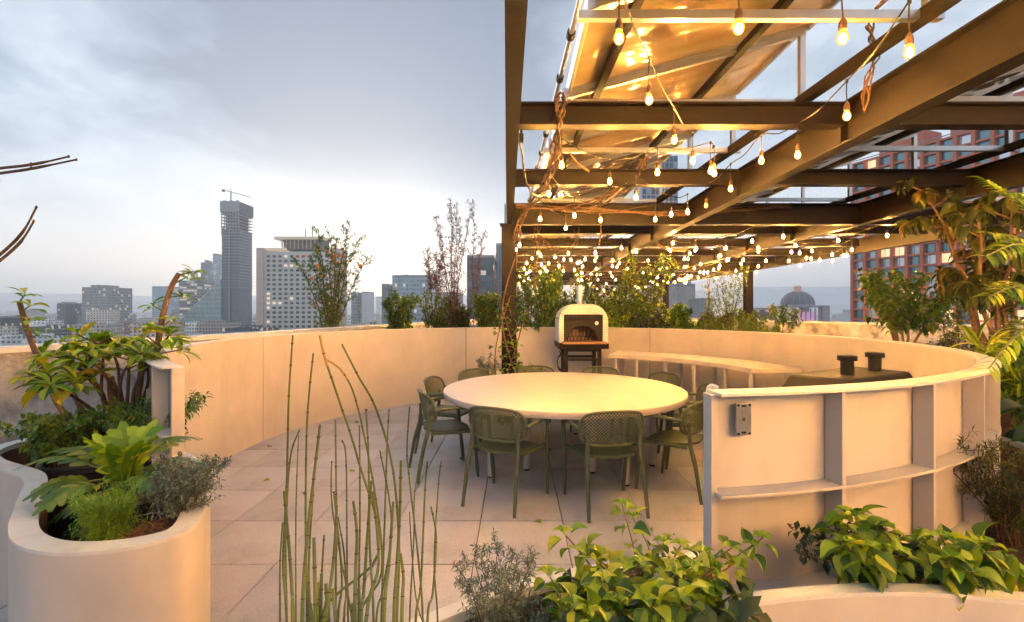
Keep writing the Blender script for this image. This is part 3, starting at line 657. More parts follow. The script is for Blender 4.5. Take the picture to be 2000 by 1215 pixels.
# ------------------------------------------------------------------ pizza oven
def brickmat(name, c1, mortar, w, h, rough=.35):
    m = bpy.data.materials.new(name); m.use_nodes = True; nt = m.node_tree; N = nt.nodes.new; L = nt.links.new; b = nt.nodes['Principled BSDF']; b.inputs['Roughness'].default_value = rough
    tc = N('ShaderNodeTexCoord'); br = N('ShaderNodeTexBrick'); br.inputs['Color1'].default_value = tuple(c1)+(1,); br.inputs['Color2'].default_value = tuple(x*.85 for x in c1)+(1,); br.inputs['Mortar'].default_value = tuple(mortar)+(1,)
    br.inputs['Scale'].default_value = 1; br.inputs['Brick Width'].default_value = w; br.inputs['Row Height'].default_value = h; br.inputs['Mortar Size'].default_value = h*.09
    mp = N('ShaderNodeMapping'); mp.inputs['Rotation'].default_value = (pi/2, 0, 0); L(tc.outputs['Object'], mp.inputs[0]); L(mp.outputs[0], br.inputs[0]); L(br.outputs['Color'], b.inputs['Base Color'])
    bp = N('ShaderNodeBump'); bp.invert = True; bp.inputs['Strength'].default_value = .6; bp.inputs['Distance'].default_value = .004; L(br.outputs['Fac'], bp.inputs['Height']); L(bp.outputs[0], b.inputs['Normal']); return m
def build_oven():
    t = thing('pizza_oven', 'white mosaic pizza oven with arched mouth on a black stand', 'pizza oven', ((1134-VX)/F*7.75, 7.75, 0), .0)
    M_w = brickmat('white_mosaic', (.84,.83,.80), (.35,.33,.31), .05, .026); M_d = brickmat('dark_mosaic', (.022,.018,.016), (.04,.03,.025), .03, .02, .75)
    w, zb, zt, d = .38, 1.07, 1.665, .7
    def arch(W_, z0, z1, R, n=10):
        p = [(-W_, z0)]
        for i in range(n+1): a = pi-i*pi/2/n; p.append((-W_+R+R*cos(a), z1-R+R*sin(a)))
        for i in range(n+1): a = pi/2-i*pi/2/n; p.append((W_-R+R*cos(a), z1-R+R*sin(a)))
        p.append((W_, z0)); return p
    out = arch(w, zb, zt, .27); n = len(out)
    inn = arch(w-.075, zb, zt-.155, .005)
    yf = -.33
    m = MB()
    # shell: outer skin and front ring
    m.add([(x, yf, z) for x, z in out]+[(x, yf+d, z) for x, z in out], [(i, i+1, n+i+1, n+i) for i in range(n-1)]+[tuple(range(n, 2*n))])
    m.add([(x, yf, z) for x, z in out]+[(x, yf, z) for x, z in inn], [(i, n+i, n+i+1, i+1) for i in range(n-1)])
    m.add([(x, yf, z) for x, z in inn]+[(x, yf+.08, z) for x, z in inn], [(i, n+i, n+i+1, i+1) for i in range(n-1)])
    m.build('mosaic_shell', M_w, t, smooth=True)
    # dark face with arched hole
    hole = [(-.235, zb)]+[(-.235*cos(pi*i/20), zb+.02+.245*sin(pi*i/20)) for i in range(21)]+[(.235, zb)]
    k = len(hole); W2 = w-.077; ztop = zt-.157
    per = []
    for i, (x, z) in enumerate(hole):
        f = i/(k-1)
        if f < .25: per.append((-W2, zb+(ztop-zb)*f/.25))
        elif f > .75: per.append((W2, zb+(ztop-zb)*(1-f)/.25))
        else: per.append((-W2+2*W2*(f-.25)/.5, ztop))
    m = MB(); m.add([(x, yf+.075, z) for x, z in per]+[(x, yf+.075, z) for x, z in hole], [(i, k+i, k+i+1, i+1) for i in range(k-1)]); m.build('dark_mosaic_face', M_d, t)
    m = MB(); m.add([(x, yf+.075, z) for x, z in hole]+[(x*.9, yf+.5, z) for x, z in hole], [(i, k+i, k+i+1, i+1) for i in range(k-1)]+[tuple(range(k, 2*k))]); m.build('brick_chamber', brickmat('oven_brick', (.36,.13,.05), (.06,.03,.02), .06, .19), t)
    MB().tube([(x, yf+.072, z) for x, z in hole[1:-1]], .007, 6).build('arch_trim', M_black, t)
    MB().box((0, yf+.04, zb+.432-.028), (2*W2-.01, .05, .055)).build('lintel', M_black, t)
    MB().box((0, yf+.02, zb+.006), (2*w-.1, .42, .03)).build('hearth_slab', mat('terracotta_hearth', (.42,.22,.11), rough=.7, n_scale=12, n_amt=.2), t)
    m = MB(); m.box((0, .02, zb-.053), (2*w+.02, d+.06, .085)); m.build('base_tray', M_black, t, bevel=.008)
    MB().box((w-.07, yf-.02, zb-.05), (.075, .012, .055)).build('control_box', M_steel, t, bevel=.003)
    MB().lathe([(.001,0),(.028,0),(.03,.008),(.001,.012)], n=20).build('thermometer', mat('dial_white', (.75,.72,.66), rough=.3), t, loc=(.215, yf+.07, zb+.30)).rotation_euler = (pi/2, 0, 0)
    MB().lathe([(.045, zt-.02),(.045, zt+.10),(.049, zt+.10),(.049, zt+.29),(.041, zt+.29),(.041, zt+.2)], n=20).build('flue_pipe', M_alu, t, smooth=True, loc=(-.01, .05, 0))
    for sx in (-1, 1):
        for sy in (-1, 1): MB().box((sx*.26, .02+sy*.26, .49), (.06, .06, .96)).build('leg', M_black, t)
    for z in (.945, .80, .25):
        
        for yy in (-.24, .28): MB().box((0, yy, z), (.46, .035, .04)).build('crossbar', M_black, t)
    m = MB(); rng = random.Random(5)
    for k2 in range(4):
        m.tube([(-.345+.006*k2+.07*cos(a)*(.8+.08*k2), -.3+.01*k2, .76+.13*sin(a)*(1-.06*k2)) for a in [2*pi*i/24 for i in range(25)]], .007, 5, cap=False)
    m.tube(catmull([(-.345,-.3,.89),(-.36,-.28,.95),(-.31,-.29,.99)], 4), .008, 5)
    o = m.build('gas_hose_coil', M_black, None, smooth=True); o.location = t.location; tag(o, 'coiled black gas hose hanging left of the oven stand', 'hose')
build_oven()

# ------------------------------------------------------------------ curved bench/bar and black grill
def build_bar():
    t = thing('curved_bar_counter', 'narrow curved cream bar counter on thin posts along the back wall', 'counter', (RC[0]+.1, RC[1], 0))
    MB().arc((0,0), 2.28, 2.92, .845, .90, 7, 65, 40).build('counter_top', M_table, t, smooth=True, bevel=.003)
    leg = MB().lathe([(.001,.011),(.026,.011),(.026,.843),(.001,.843)], n=12).mesh('post', M_table, True)
    for a in (10, 21, 33, 44, 55, 63):
        for r in (2.36, 2.82): inst('post', leg, t, Matrix.Translation((r*cos(radians(a)), r*sin(radians(a)), 0)))
build_bar()
def build_grill():
    t = thing('black_grill', 'black metal grill hood with two capped flues inside the curved wall', 'grill')
    z = 1.10; q = [Vector((x, y, z)) for x, y in ((2.04,3.60),(2.27,3.27),(3.06,3.73),(2.86,4.10))]; c = sum(q, Vector())/4
    t.location = (c.x, c.y, 0)
    top = [p-Vector((c.x, c.y, 0)) for p in q]
    low = [Vector((p.x*1.22, p.y*1.3, z-.14)) for p in top]; bot = [Vector((p.x, p.y, .3)) for p in low]
    m = MB(); m.add(top+low, [(0,1,2,3),(0,4,5,1),(1,5,6,2),(2,6,7,3),(3,7,4,0)]); m.build('hood', M_black, t, bevel=.02, smooth=True)
    low2 = [Vector((p.x*.98, p.y*.98, p.z-.003)) for p in low]; bot2 = [Vector((p.x*.98, p.y*.98, .3)) for p in low]
    m = MB(); m.add(low2+bot2, [(0,4,5,1),(1,5,6,2),(2,6,7,3),(3,7,4,0),(4,7,6,5),(0,1,2,3)]); m.build('firebox', M_black, t, bevel=.01)
    for p in bot2: MB().tube([p*.93+Vector((0,0,.02)), Vector((p.x*.93, p.y*.93, .012))], .02, 8).build('leg', M_black, t)
    for x, y in ((2.44,3.54),(2.83,3.79)):
        f = MB().lathe([(.001,z-.01),(.044,z-.01),(.044,z+.105),(.062,z+.105),(.064,z+.11),(.064,z+.138),(.06,z+.142),(.001,z+.142)], n=20).build('flue', M_black, t, smooth=True); f.location = (x-c.x, y-c.y, 0)
build_grill()

# ------------------------------------------------------------------ the city
GZ = -38.0
def build_city():
    g = MB(); g.box((0, 6000, GZ-.5), (40000, 40000, 1)); tag(g.build('city_ground', mat('city_ground_grey', (.26,.27,.26), rough=.95, n_scale=.01, n_amt=.5, stain=((.05,.08,.04), .02, .6))), kind='structure')
    rng = random.Random(11)
    # hills
    def ridge(D, amp, z0, seed, x0, x1, nm, mt):
        r = random.Random(seed); ph = [(r.uniform(.3, 1.2), r.uniform(0, 6.3), r.uniform(.4, 1)) for _ in range(6)]; m = MB(); V_ = []; n = 90
        for i in range(n+1):
            x = x0+(x1-x0)*i/n; u = i/n*9
            h = amp*(.55+.45*sum(a*sin(f*u+p) for f, p, a in ph)/3)+amp*.04*sin(u*9+1)+amp*.025*sin(u*23)
            for k in range(6): V_.append((x+r.uniform(-20,20), D-1300+k*260, GZ+(h+z0)*[0,.16,.42,.7,.9,1][k]*(1+.05*sin(u*6+k*2))))
        m.add(V_, [(i*6+k, (i+1)*6+k, (i+1)*6+k+1, i*6+k+1) for i in range(n) for k in range(5)])
        tag(m.build(nm, mt, smooth=True), kind='structure')
    Mh = mat('hill_haze_blue', (.44,.47,.50), rough=1, n_scale=.003, n_amt=.4)  # distant haze put into the hills as a pale blue-grey base colour
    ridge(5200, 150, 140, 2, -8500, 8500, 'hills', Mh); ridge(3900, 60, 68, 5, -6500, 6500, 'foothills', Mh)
    F_ = [facade('pale_facade', (.62,.62,.62), (.08,.10,.12), 3.2, 3.3, .55, .5), facade('white_facade', (.82,.82,.82), (.09,.11,.14), 4, 3.2, .6, .45, .05),
          facade('beige_facade', (.58,.51,.45), (.07,.08,.09), 3, 3.1, .5, .5), facade('brick_facade', (.36,.20,.17), (.06,.07,.08), 3.4, 3, .5, .5, .08), facade('dark_glass_facade', (.20,.22,.25), (.05,.07,.09), 2, 3.4, .85, .75, .06, .15)]
    names = ['pale grey', 'white', 'beige', 'brick red', 'dark glass']
    def blockmesh(w, d, h, r):
        m = MB(); m.box((0, 0, h/2), (w, d, h)); m.box((0, -d/2+.25, h+.5), (w, .3, 1.0)); m.box((0, d/2-.25, h+.5), (w, .3, 1)); m.box((-w/2+.15, 0, h+.5), (.3, d-1.2, 1)); m.box((w/2-.15, 0, h+.5), (.3, d-1.2, 1))
        for _ in range(r.randint(1, 3)): a = r.uniform(2, w*.35); b = r.uniform(2, d*.3); m.box((r.uniform(-.28, .28)*w, r.uniform(-.3,.3)*d, h+1.4+.02), (a, b, 2.8))
        if r.random() < .5: m.lathe([(1.0, h+.1),(1.0, h+2.2),(.7, h+2.7),(.01, h+2.8)], (r.uniform(-.3,.3)*w, r.uniform(-.3,.3)*d, 0), 8)
        if r.random() < .4: m.box((r.uniform(-.3,.3)*w, r.uniform(-.3,.3)*d, h+4), (.25,.25,8))
        return m
    k = 0; placed = []
    meshes = []
    for i in range(300*6):
        if k >= 290: break
        D = 330*(2700/330)**(rng.random()**1.05); px = rng.uniform(-40, 520) if rng.random() < .75 else rng.uniform(660, 900) if rng.random() < .6 else rng.uniform(1290, 1680)
        X = (px-VX)/F*D
        w = rng.uniform(14, 34)*(1+D/2500); d = rng.uniform(12, 26)*(1+D/3000)
        h = rng.choice([9,11,13,16,20,24])+rng.uniform(0, 4)
        if rng.random() < .12 and D > 600: h = rng.uniform(24, 40)
        if any(abs(X-a) < (w+c)/2 and abs(D-b) < (d+e)/2 for a, b, c, e in placed): continue
        placed.append((X, D, w, d)); q = rng.choices(range(5), [5,4,4,1.2,1.2])[0]
        o = blockmesh(w, d, h, rng).build('city_block', F_[q]); o.location = (X, D, GZ); o.rotation_euler = (0,0,rng.choice([0, .15, -.2, .3])+rng.uniform(-.04,.04))

        zone = [(30,'at the far left edge of the skyline'),(110,'left of the dark slab'),(160,'below the dark slab'),(240,'in front of the broad grey glass block'),(297,'between the grey glass block and the pale blue slab'),(349,'below the pale blue slab tower'),(392,'below the stepped lit block'),(430,'below the glass wedge'),(500,'at the foot of the unfinished tower'),(590,'in front of the left half of the hotel'),(680,'in front of the right half of the hotel'),(735,'by the small two-toned tower'),(800,'behind the round dark shrub'),(960,'left of the teal glass block'),(1400,'between the far pergola posts'),(1500,'right of the far posts'),(1560,'left of the dome'),(9999,'right of the dome')]
        zn = [zt for zx, zt in zone if px < zx][0]; dn = 'nearest' if D < 480 else 'near' if D < 680 else 'middle-distance' if D < 1000 else 'distant' if D < 1600 else 'faint far'
        hn = 'squat' if h < 13 else 'low' if h < 18 else 'mid-rise' if h < 24 else 'tall'
        tag(o, '%s %s %s block %s' % (dn, hn, names[q], zn), 'building', 'low-rise city blocks in the haze'); k += 1
    # tree patches between the roofs
    m = MB(); r2 = random.Random(8)
    for _ in range(700):
        D = r2.uniform(360, 2000); px = r2.uniform(-60, 900); X = (px-VX)/F*D; s = r2.uniform(3, 6.5)
        z = GZ+r2.uniform(2, 9)
        vv = [(X+s*cos(a)*r2.uniform(.6,1.2)*rr, D+s*sin(a)*r2.uniform(.6,1.2)*rr, z+zz*s) for rr, zz in ((.7,-.5),(1,.1),(.5,.8)) for a in [2*pi*j/6 for j in range(6)]]
        m.add(vv, [(l*6+j, l*6+(j+1)%6, (l+1)*6+(j+1)%6, (l+1)*6+j) for l in range(2) for j in range(6)]+[(12,13,14,15,16,17)])
    tag(m.build('city_trees', mat('city_tree_green', (.05,.075,.035), rough=1, n_scale=.3, n_amt=.5)), 'patches of street trees between the far roofs', 'trees', kind='stuff')

    def simple(name, label, cat, px0, px1, py, D, depth, f, rz=0, extras=None, sm=0):
        X0 = (px0-VX)/F*(D if px0 < VX else D+depth*.6); X1 = (px1-VX)/F*(D if px1 > VX else D+depth*.6); h = CAM_Z-(py-VY)/F*D-GZ; w = max(X1-X0, 5)
        t = thing(name, label, cat, ((X0+X1)/2, D+depth/2, GZ), rz)
        MB().box((0,0,h/2), (w, depth, h)).build('body', f, t)
        r = MB(); 
        for s in (-1, 1): r.box((0, s*(depth/2-.2), h+.75), (w, .4, 1.5)); r.box((s*(w/2-.2), 0, h+.75), (.4, depth-.9, 1.5))
        r.build('roof_parapet', M_cityroof, t)
        if extras: extras(t, w, depth, h)
        return t, w, h
    M_cityroof = mat('roof_grey', (.30,.30,.31), rough=.9, n_scale=.2, n_amt=.3)
    def roofbox(n, hh, seed=1):
        def f(t, w, d, h):
            r = random.Random(seed)
            for _ in range(n): a = r.uniform(.12, .3)*w; MB().box((r.uniform(-.3,.3)*w, r.uniform(-.25,.1)*d, h+hh/2), (a, d*.3, hh*r.uniform(.6,1))).build('roof_plant', M_cityroof, t)
        return f
    glassB = facade('blue_glass', (.42,.50,.56), (.26,.36,.44), 2.2, 3.4, .86, .72, .05, .18, .2)
    glassG = facade('grey_green_glass', (.30,.31,.31), (.20,.225,.235), 3, 3.6, .8, .62, .07, .25, .3)
    litF = facade('lit_floors', (.25,.27,.30), (.12,.14,.17), 5, 4.0, .9, .55, .34, .25, .3)
    simple('office_block', 'broad grey glass office block with an uneven roofline, left third of the skyline', 'building', 160, 240, 563, 620, 40, glassG, 0, roofbox(4, 5))
    simple('office_block', 'dark low slab left of the broad grey glass block', 'building', 111, 160, 594, 640, 40, facade('slate_slab', (.11,.13,.15), (.06,.08,.10), 3, 3.5, .8, .6), 0, roofbox(2, 3, 3))
    simple('office_block', 'very dark boxy building cut by the left edge of the photo, just over the parapet', 'building', -40, 27, 621, 460, 30, facade('near_black', (.045,.05,.055), (.03,.035,.04), 2, 3.4, .8, .7, .02), 0)
    simple('office_tower', 'pale blue slab tower behind the cut plant stem', 'building', 297, 346, 561, 800, 30, glassB, 0)
    simple('office_block', 'stepped dark block with rows of lit floors left of the glass triangle', 'building', 349, 404, 550, 640, 40, litF, 0, roofbox(3, 6, 5))
    simple('office_tower', 'grey tower with rooftop frame behind the lit block', 'building', 392, 418, 514, 900, 30, facade('grey_grid', (.24,.26,.30), (.12,.15,.19), 4, 4, .7, .6, .08), 0, roofbox(3, 7, 9))
    simple('office_tower', 'narrow light blue glass tower touching the left side of the crane tower', 'building', 418, 432, 497, 800, 30, glassB, 0)
    simple('office_tower', 'white narrow far tower beside the lit block', 'building', 374, 381, 530, 1200, 20, F_[1], 0)
    simple('office_block', 'small tower with dark glass flank and white blank wall right of the orange-flowered shrub', 'building', 686, 706, 573, 600, 26, glassG, 0)
    simple('office_block', 'white blank-walled half of the small tower right of the flowering shrub', 'building', 706.3, 726, 572, 600, 26, mat('white_wall', (.6,.6,.6), rough=.8, n_scale=.1, n_amt=.1), 0)
    simple('office_tower', 'slim faint tower far off between the small tower and the glass block', 'building', 735, 745, 581, 1500, 20, F_[0], 0)
    simple('office_block', 'blue-grey glass block with a flat penthouse behind the leafy shrubs', 'building', 766, 850, 541, 380, 40, glassB, 0, roofbox(2, 3, 4))
    simple('office_block', 'lower grey wing left of the blue-grey glass block', 'building', 748, 767, 558, 375, 30, glassG, 0)
    simple('office_block', 'long white-windowed low block behind the russet shrub', 'building', 830, 900, 575, 330, 40, facade('pale_rows', (.40,.42,.45), (.14,.17,.2), 6, 3.6, .6, .4, .05), 0)
    simple('office_block', 'dark teal glass block just left of the pergola post', 'building', 912, 968, 503, 300, 40, facade('teal_glass', (.07,.09,.11), (.06,.10,.13), 4, 3.6, .85, .8, .05, .15, .5), 0, roofbox(3, 3, 7))
    simple('office_tower', 'thin blue glass strip tower half hidden by the pergola post', 'building', 969, 992, 479, 330, 20, facade('blue_strip', (.25,.33,.42), (.08,.16,.24), 3, 30, .6, .98, .0, .15), 0)
    simple('office_block', 'pale grey block with glass top seen beyond the distant pergola posts', 'building', 1301, 1358, 560, 260, 30, mat('pale_panel', (.38,.38,.38), rough=.7, n_scale=.2, n_amt=.15), 0, roofbox(2, 5, 2))
    simple('office_block', 'plain grey blank block right of the pale block beyond the posts', 'building', 1359, 1388, 588, 240, 20, mat('grey_blank', (.33,.34,.34), rough=.8, n_scale=.2, n_amt=.15), 0)
    simple('office_block', 'long low dark building with lit windows left of the dome', 'building', 1468, 1515, 606, 300, 20, facade('low_lit', (.14,.13,.13), (.08,.09,.1), 3, 3.2, .8, .6, .3), 0)
    simple('office_block', 'cream rooftop building behind the oven and palms', 'building', 1155, 1240, 568, 120, 20, mat('cream_wall', (.5,.47,.43), rough=.8, n_scale=.3, n_amt=.1), 0)
    # triangular glass building
    t = thing('glass_wedge_building', 'triangular sloping glass building with white grid below the crane tower', 'building', ((392-VX)/F*560, 560, GZ)); D = 560; k_ = D/F
    x0, x1 = (352-392)*k_, (432-392)*k_; zt = CAM_Z+(605-545)*k_-GZ; zb = CAM_Z-20*k_-GZ
    m = MB(); A = [(x0, zb), (x1, zb), (x1, zt)]; m.add([(x, 0, z) for x, z in A]+[(x, 22, z) for x, z in A], [(0,1,2),(5,4,3),(0,2,5,3),(1,4,5,2),(0,3,4,1)]); m.box(((x0+x1)/2, 11, zb/2), (x1-x0, 22, zb-.01))
    m.build('glass_skin', mat('wedge_glass', (.22,.33,.38), rough=.15, metal=.2, n_scale=.08, n_amt=.3), t)
    for i in range(9):
        f = (i+1)/9.5; x = x0+(x1-x0)*f; MB().bar((x, -.2, zb), (x, -.2, zb+(zt-zb)*f), .35, .35, up=(1,0,0)).build('mullion', M_lip, t)
    for i in range(9):
        f = i/9; z = zb+(zt-zb)*f; MB().bar((x0+(x1-x0)*f, -.2, z), (x1, -.2, z), .35, .35).build('mullion', M_lip, t)
    MB().bar((x0, -.3, zb), (x1, -.3, zt), .6, .6).build('edge_beam', M_lip, t)
    # tower under construction
    D = 560.; k_ = D/F; X0 = (430-VX)*k_; X1 = (466-VX)*k_; h = CAM_Z+(605-391)*k_-GZ; w = X1-X0; t = thing('tower_under_construction', 'tall grey concrete tower under construction with bare top floors', 'skyscraper', ((X0+X1)/2, D+16, GZ))
    Mc = facade('tower_glass', (.15,.17,.21), (.10,.125,.17), 1.3, 3.6, .72, .8, .0, .35, .25); Msl = mat('slab_concrete', (.36,.37,.39), rough=.8); Mcore = mat('dark_core', (.10,.11,.13), rough=.8, n_scale=.1, n_amt=.3)
    xs = -w*.02
    MB().box((0, 0, h*.40), (w*.92, 28, h*.80)).build('curtain_wall', Mc, t)
    MB().box((0, 0, h*.87), (w*.72, 20, h*.139)).build('bare_core', Mcore, t)
    MB().box((w*.02, -14.3, h*.40), (w*.10, 1, h*.78)).build('recessed_shaft', Mcore, t); MB().box((-w*.0-.9, -15.0, h*.41), (.9, .6, h*.8)).build('light_strip', Msl, t)
    sl_ = MB().box((0,0,0), (w*.99, 31, .55)).mesh('floor_slab', Msl); z = 66.
    while z < h-14: inst('floor_slab', sl_, t, Matrix.Translation((0, 0, z))); z += 3.55
    for i in range(7):
        for s in (-1,): MB().box(((-.46+.92*i/6)*w, s*14.6, h*.87), (.8, .8, h*.13)).build('column', Msl, t)
    cl = mat('safety_cladding', (.27,.30,.34), rough=.7, n_scale=.5, n_amt=.3)
    for i in range(6):
        MB().box(((-.43+.173*i)*w, -15.6, h-7.5+(i % 2)*.8), (w*.165, .8, 13)).build('cladding_panel', cl, t)
    MB().box((0, .5, h-8), (w*1.0, 30.5, 13.5)).build('crown', Mcore, t)
    MB().box((-w/2-1.5, -8, h*.79), (2.4, 3, 9)).build('hoist', Msl, t)
    c = thing('tower_crane', 'tower crane standing on top of the unfinished tower', 'crane', ((441-VX)*k_, D+10, GZ+h)); My = mat('crane_white', (.5,.5,.5), rough=.6)
    MB().box((0,0,6.5), (1.1,1.1,13)).build('mast', My, c); MB().bar((-9.5,0,14.5), (23,0,6.0), .9, .9).build('jib', My, c); MB().box((-8.8,0,13.6), (3,1.6,2.4)).build('counterweight', M_black, c); MB().bar((0,0,12), (0,0,16.5), .6, .6, up=(1,0,0)).build('mast_head', My, c)
    # hotel
    D = 400.; k_ = D/F; X0 = (501-VX)*k_; X1 = (658-VX)*k_; w = X1-X0; h = CAM_Z+(605-484)*k_-GZ
    t = thing('hotel_block', 'wide grey hotel slab with a grid of small windows and a lit penthouse', 'building', ((X0+X1)/2, D, GZ))
    Mw = mat('hotel_wall', (.62,.585,.55), rough=.8, n_scale=.3, n_amt=.06); Mp = mat('hotel_pink_end', (.62,.47,.42), rough=.8, n_scale=.3, n_amt=.08)
    MB().box((0, 12, h/2-1.5), (w-.2, 22, h-3)).build('body', Mw, t)
    for x, ww in ((-w/2+2.9, 5.8), (w/2-2, 4)): MB().box((x, 11.5, h/2), (ww, 24, h)).build('end_pier', Mp, t)
    wn = MB().box((0,0,0), (2.5,.5,1.9)).mesh('window', mat('hotel_window', (.05,.06,.07), rough=.2)); wl = MB().box((0,0,0), (2.5,.5,1.9)).mesh('window', mat('hotel_window_lit', (.5,.4,.3), emis=(1,.80,.60), es=.55)); fr_ = MB().box((0,0,0), (2.9,.3,.25)).mesh('sill', Msl)
    r3 = random.Random(6)
    for j in range(17):
        for i in range(13):
            lit = r3.random() < .02 or (j == 2 and i in (4,5,6)) or (i == 1 and 7 <= j <= 14 and r3.random() < .6) or (j == 10 and i in (1,2,3))
            x = (519+11.45*i-587)*k_; z = CAM_Z+(605-(500.5+9.15*j))*k_-GZ
            wi = inst('window', wl if lit else wn, t, Matrix.Translation((x, .95, z)))
    a, b = (545-587)*k_, (641-587)*k_
    MB().box(((a+b)/2+2, 9, h+3), (b-a-8, 14, 9)).build('penthouse', mat('penthouse_dark', (.12,.10,.09), rough=.5), t)
    MB().box(((a+b)/2, 7.5, h+7.9), (b-a, 20, 2.2)).build('penthouse_roof', mat('penthouse_cream_glow', (.62,.55,.45), rough=.7, emis=(1,.75,.5), es=.12), t)  # evening lighting put in as a faint glow of the roof itself
    for i in range(10): MB().box((a+5+i*(b-a-10)/9, 1.6, h+3.2), (.9, .6, 7.2)).build('penthouse_column', Mp, t)
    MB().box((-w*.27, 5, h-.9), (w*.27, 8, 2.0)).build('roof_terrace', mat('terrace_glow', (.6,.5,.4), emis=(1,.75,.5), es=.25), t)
    for x in ((595-587)*k_, (609-587)*k_): MB().bar((x, 9, h+9), (x, 9, h+17), .5, .5, up=(1,0,0)).build('antenna', M_black, t)
    # tower behind the pergola: white frame, blue panes
    def grid_tower(label, px0, px1, py, D, cols, rows, zlow_py, skew=0):
        k_ = D/F; X0 = (px0-VX)*k_; X1 = (px1-VX)*k_; w = X1-X0; h = CAM_Z+(605-py)*k_-GZ; zl = CAM_Z+(605-zlow_py)*k_-GZ
        t = thing('residential_tower', label, 'skyscraper', ((X0+X1)/2, D, GZ)); MB().box((0, 12, h/2), (w, 22, h)).build('body', mat('tower_white', (.42,.43,.46), rough=.7), t)
        pn = MB().box((0,0,0), (w/cols*.74, .5, (h-zl)/rows*.80)).mesh('window', mat('tower_blue_pane', (.07,.12,.20), rough=.15)); pm = MB().box((0,0,0), (w/cols*.74,.5,(h-zl)/rows*.8)).mesh('window', mat('tower_light_pane', (.35,.42,.5), rough=.2))
        r = random.Random(2)
        for i in range(cols):
            for j in range(rows): inst('window', pm if r.random() < .2 else pn, t, Matrix.Translation((-w/2+w*(i+.5)/cols, .9, zl+(h-zl)*(j+.5)/rows)))
    grid_tower('tall white-framed tower with blue panes seen through the pergola', 1255, 1325, 303, 300, 8, 13, 470)
    # red grid building
    t = thing('red_grid_building', 'big red building with a deep window grid filling the right behind the trees', 'building', (126, 180, 0)); U = Vector((.362, -.932, 0)).normalized(); Nn = Vector((-U.y*-1, 0, 0)); Nn = Vector((U.y, -U.x, 0))  # facade normal towards the camera
    if Nn.dot(Vector((-126,-180,0))) < 0: Nn = -Nn
    R3 = Matrix((U, -Nn, Vector((0,0,1)))).transposed(); cw, ch = 4.55, 3.62; nc, nr = 16, 17; z00 = 54.5-nr*ch+1.58
    Lb = nc*cw
    MB().box(U*(Lb/2)-Nn*14.2, (Lb-.2, 26, 0.01), M=R3)
    def bx(cx, cz, w, d, h, off, nm, mt): return MB().box(U*cx+Nn*off+Vector((0,0,cz)), (w, d, h), M=R3).build(nm, mt, t)
    bx(Lb/2, (z00+GZ)/2, Lb, 28, z00-GZ, -14.6, 'lower_body', M_redpaint); bx(Lb/2, z00+nr*ch/2, Lb, 27, nr*ch-.1, -14.6, 'body', mat('red_interior', (.12,.05,.045), rough=.8))
    bx(14, z00+nr*ch+3.0, 14, 10, 7, -9, 'roof_room', M_redpaint); bx(38, z00+nr*ch+4, 18, 12, 9, -9, 'roof_room', M_redpaint); bx(Lb/2, z00+nr*ch+1.0, Lb, .3, .25, -.3, 'roof_rail', M_steel)
    col_me = MB().box((0,0,0), (.95, 1.5, nr*ch), M=R3).mesh('mullion', M_redpaint)
    for i in range(nc+1): inst('mullion', col_me, t, Matrix.Translation(U*(i*cw)-Nn*.3+Vector((0,0,z00+nr*ch/2))))
    row_me = MB().box((0,0,0), (Lb, 1.1, .62), M=R3).mesh('spandrel', M_redpaint)
    for j in range(nr+1): inst('spandrel', row_me, t, Matrix.Translation(U*(Lb/2)-Nn*.45+Vector((0,0,z00+j*ch))))
    def gl(nm, c, **k): return MB().box((0,0,0), (cw-.95, .1, ch-.62), M=R3).mesh('window', mat(nm, c, rough=.10, metal=.6, **k))
    gs = [gl('window_teal', (.20,.33,.37)), gl('window_grey', (.45,.55,.60)), gl('window_sky_pale', (.75,.82,.86)), gl('window_lit', (.3,.25,.15), emis=(1,.78,.42), es=.85, n_scale=.6, n_amt=.6)]
    mul = MB().box((0,0,0), (.10,.14,ch-.7), M=R3).mesh('pane_bar', M_black)
    r = random.Random(9)
    for i in range(nc):
        for j in range(nr):
            if i > 11 and j > 10: pass
            q = r.choices(range(4), [4, 3, 3, 1.6])[0] if j < 9 else r.choices(range(4), [8, 1.5, .8, .6])[0]  # sky reflection put into the glass colour, paler in the lower rows
            wv = inst('window', gs[q], t, Matrix.Translation(U*((i+.5)*cw)-Nn*1.0+Vector((0,0,z00+(j+.5)*ch))))
            if i < 13 and j < 12 and r.random() < .8: inst('pane_bar', mul, wv, Matrix.Translation(U*r.choice([-.55,.5,.9])+Nn*.06))
    # domed monument
    D = 450.; k_ = D/F; cx = (1582-VX)*k_
    t = thing('domed_monument', 'domed stone monument lit pink and violet on the horizon', 'monument', (cx, D+20, GZ)); Z = lambda py: CAM_Z+(605-py)*k_-GZ
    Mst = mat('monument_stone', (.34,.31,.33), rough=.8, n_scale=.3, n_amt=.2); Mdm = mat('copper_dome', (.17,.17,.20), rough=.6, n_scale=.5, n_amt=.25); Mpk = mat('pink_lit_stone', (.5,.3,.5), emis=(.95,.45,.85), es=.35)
    R_ = 31*k_; zb = Z(594)
    MB().lathe([(R_*cos(a), zb+R_*.86*sin(a)) for a in [pi/2*i/12 for i in range(12)]]+[(R_*.12, zb+R_*.86)], n=36).build('dome', Mdm, t, smooth=True)
    rb = MB()
    for i in range(16):
        a = 2*pi*i/16; rb.tube([(R_*1.005*cos(b)*cos(a), R_*1.005*cos(b)*sin(a), zb+R_*.865*sin(b)) for b in [pi/2*.9*q/8 for q in range(9)]], .25, 4)
        MB_ = rb
    rb.build('dome_ribs', Mst, t)
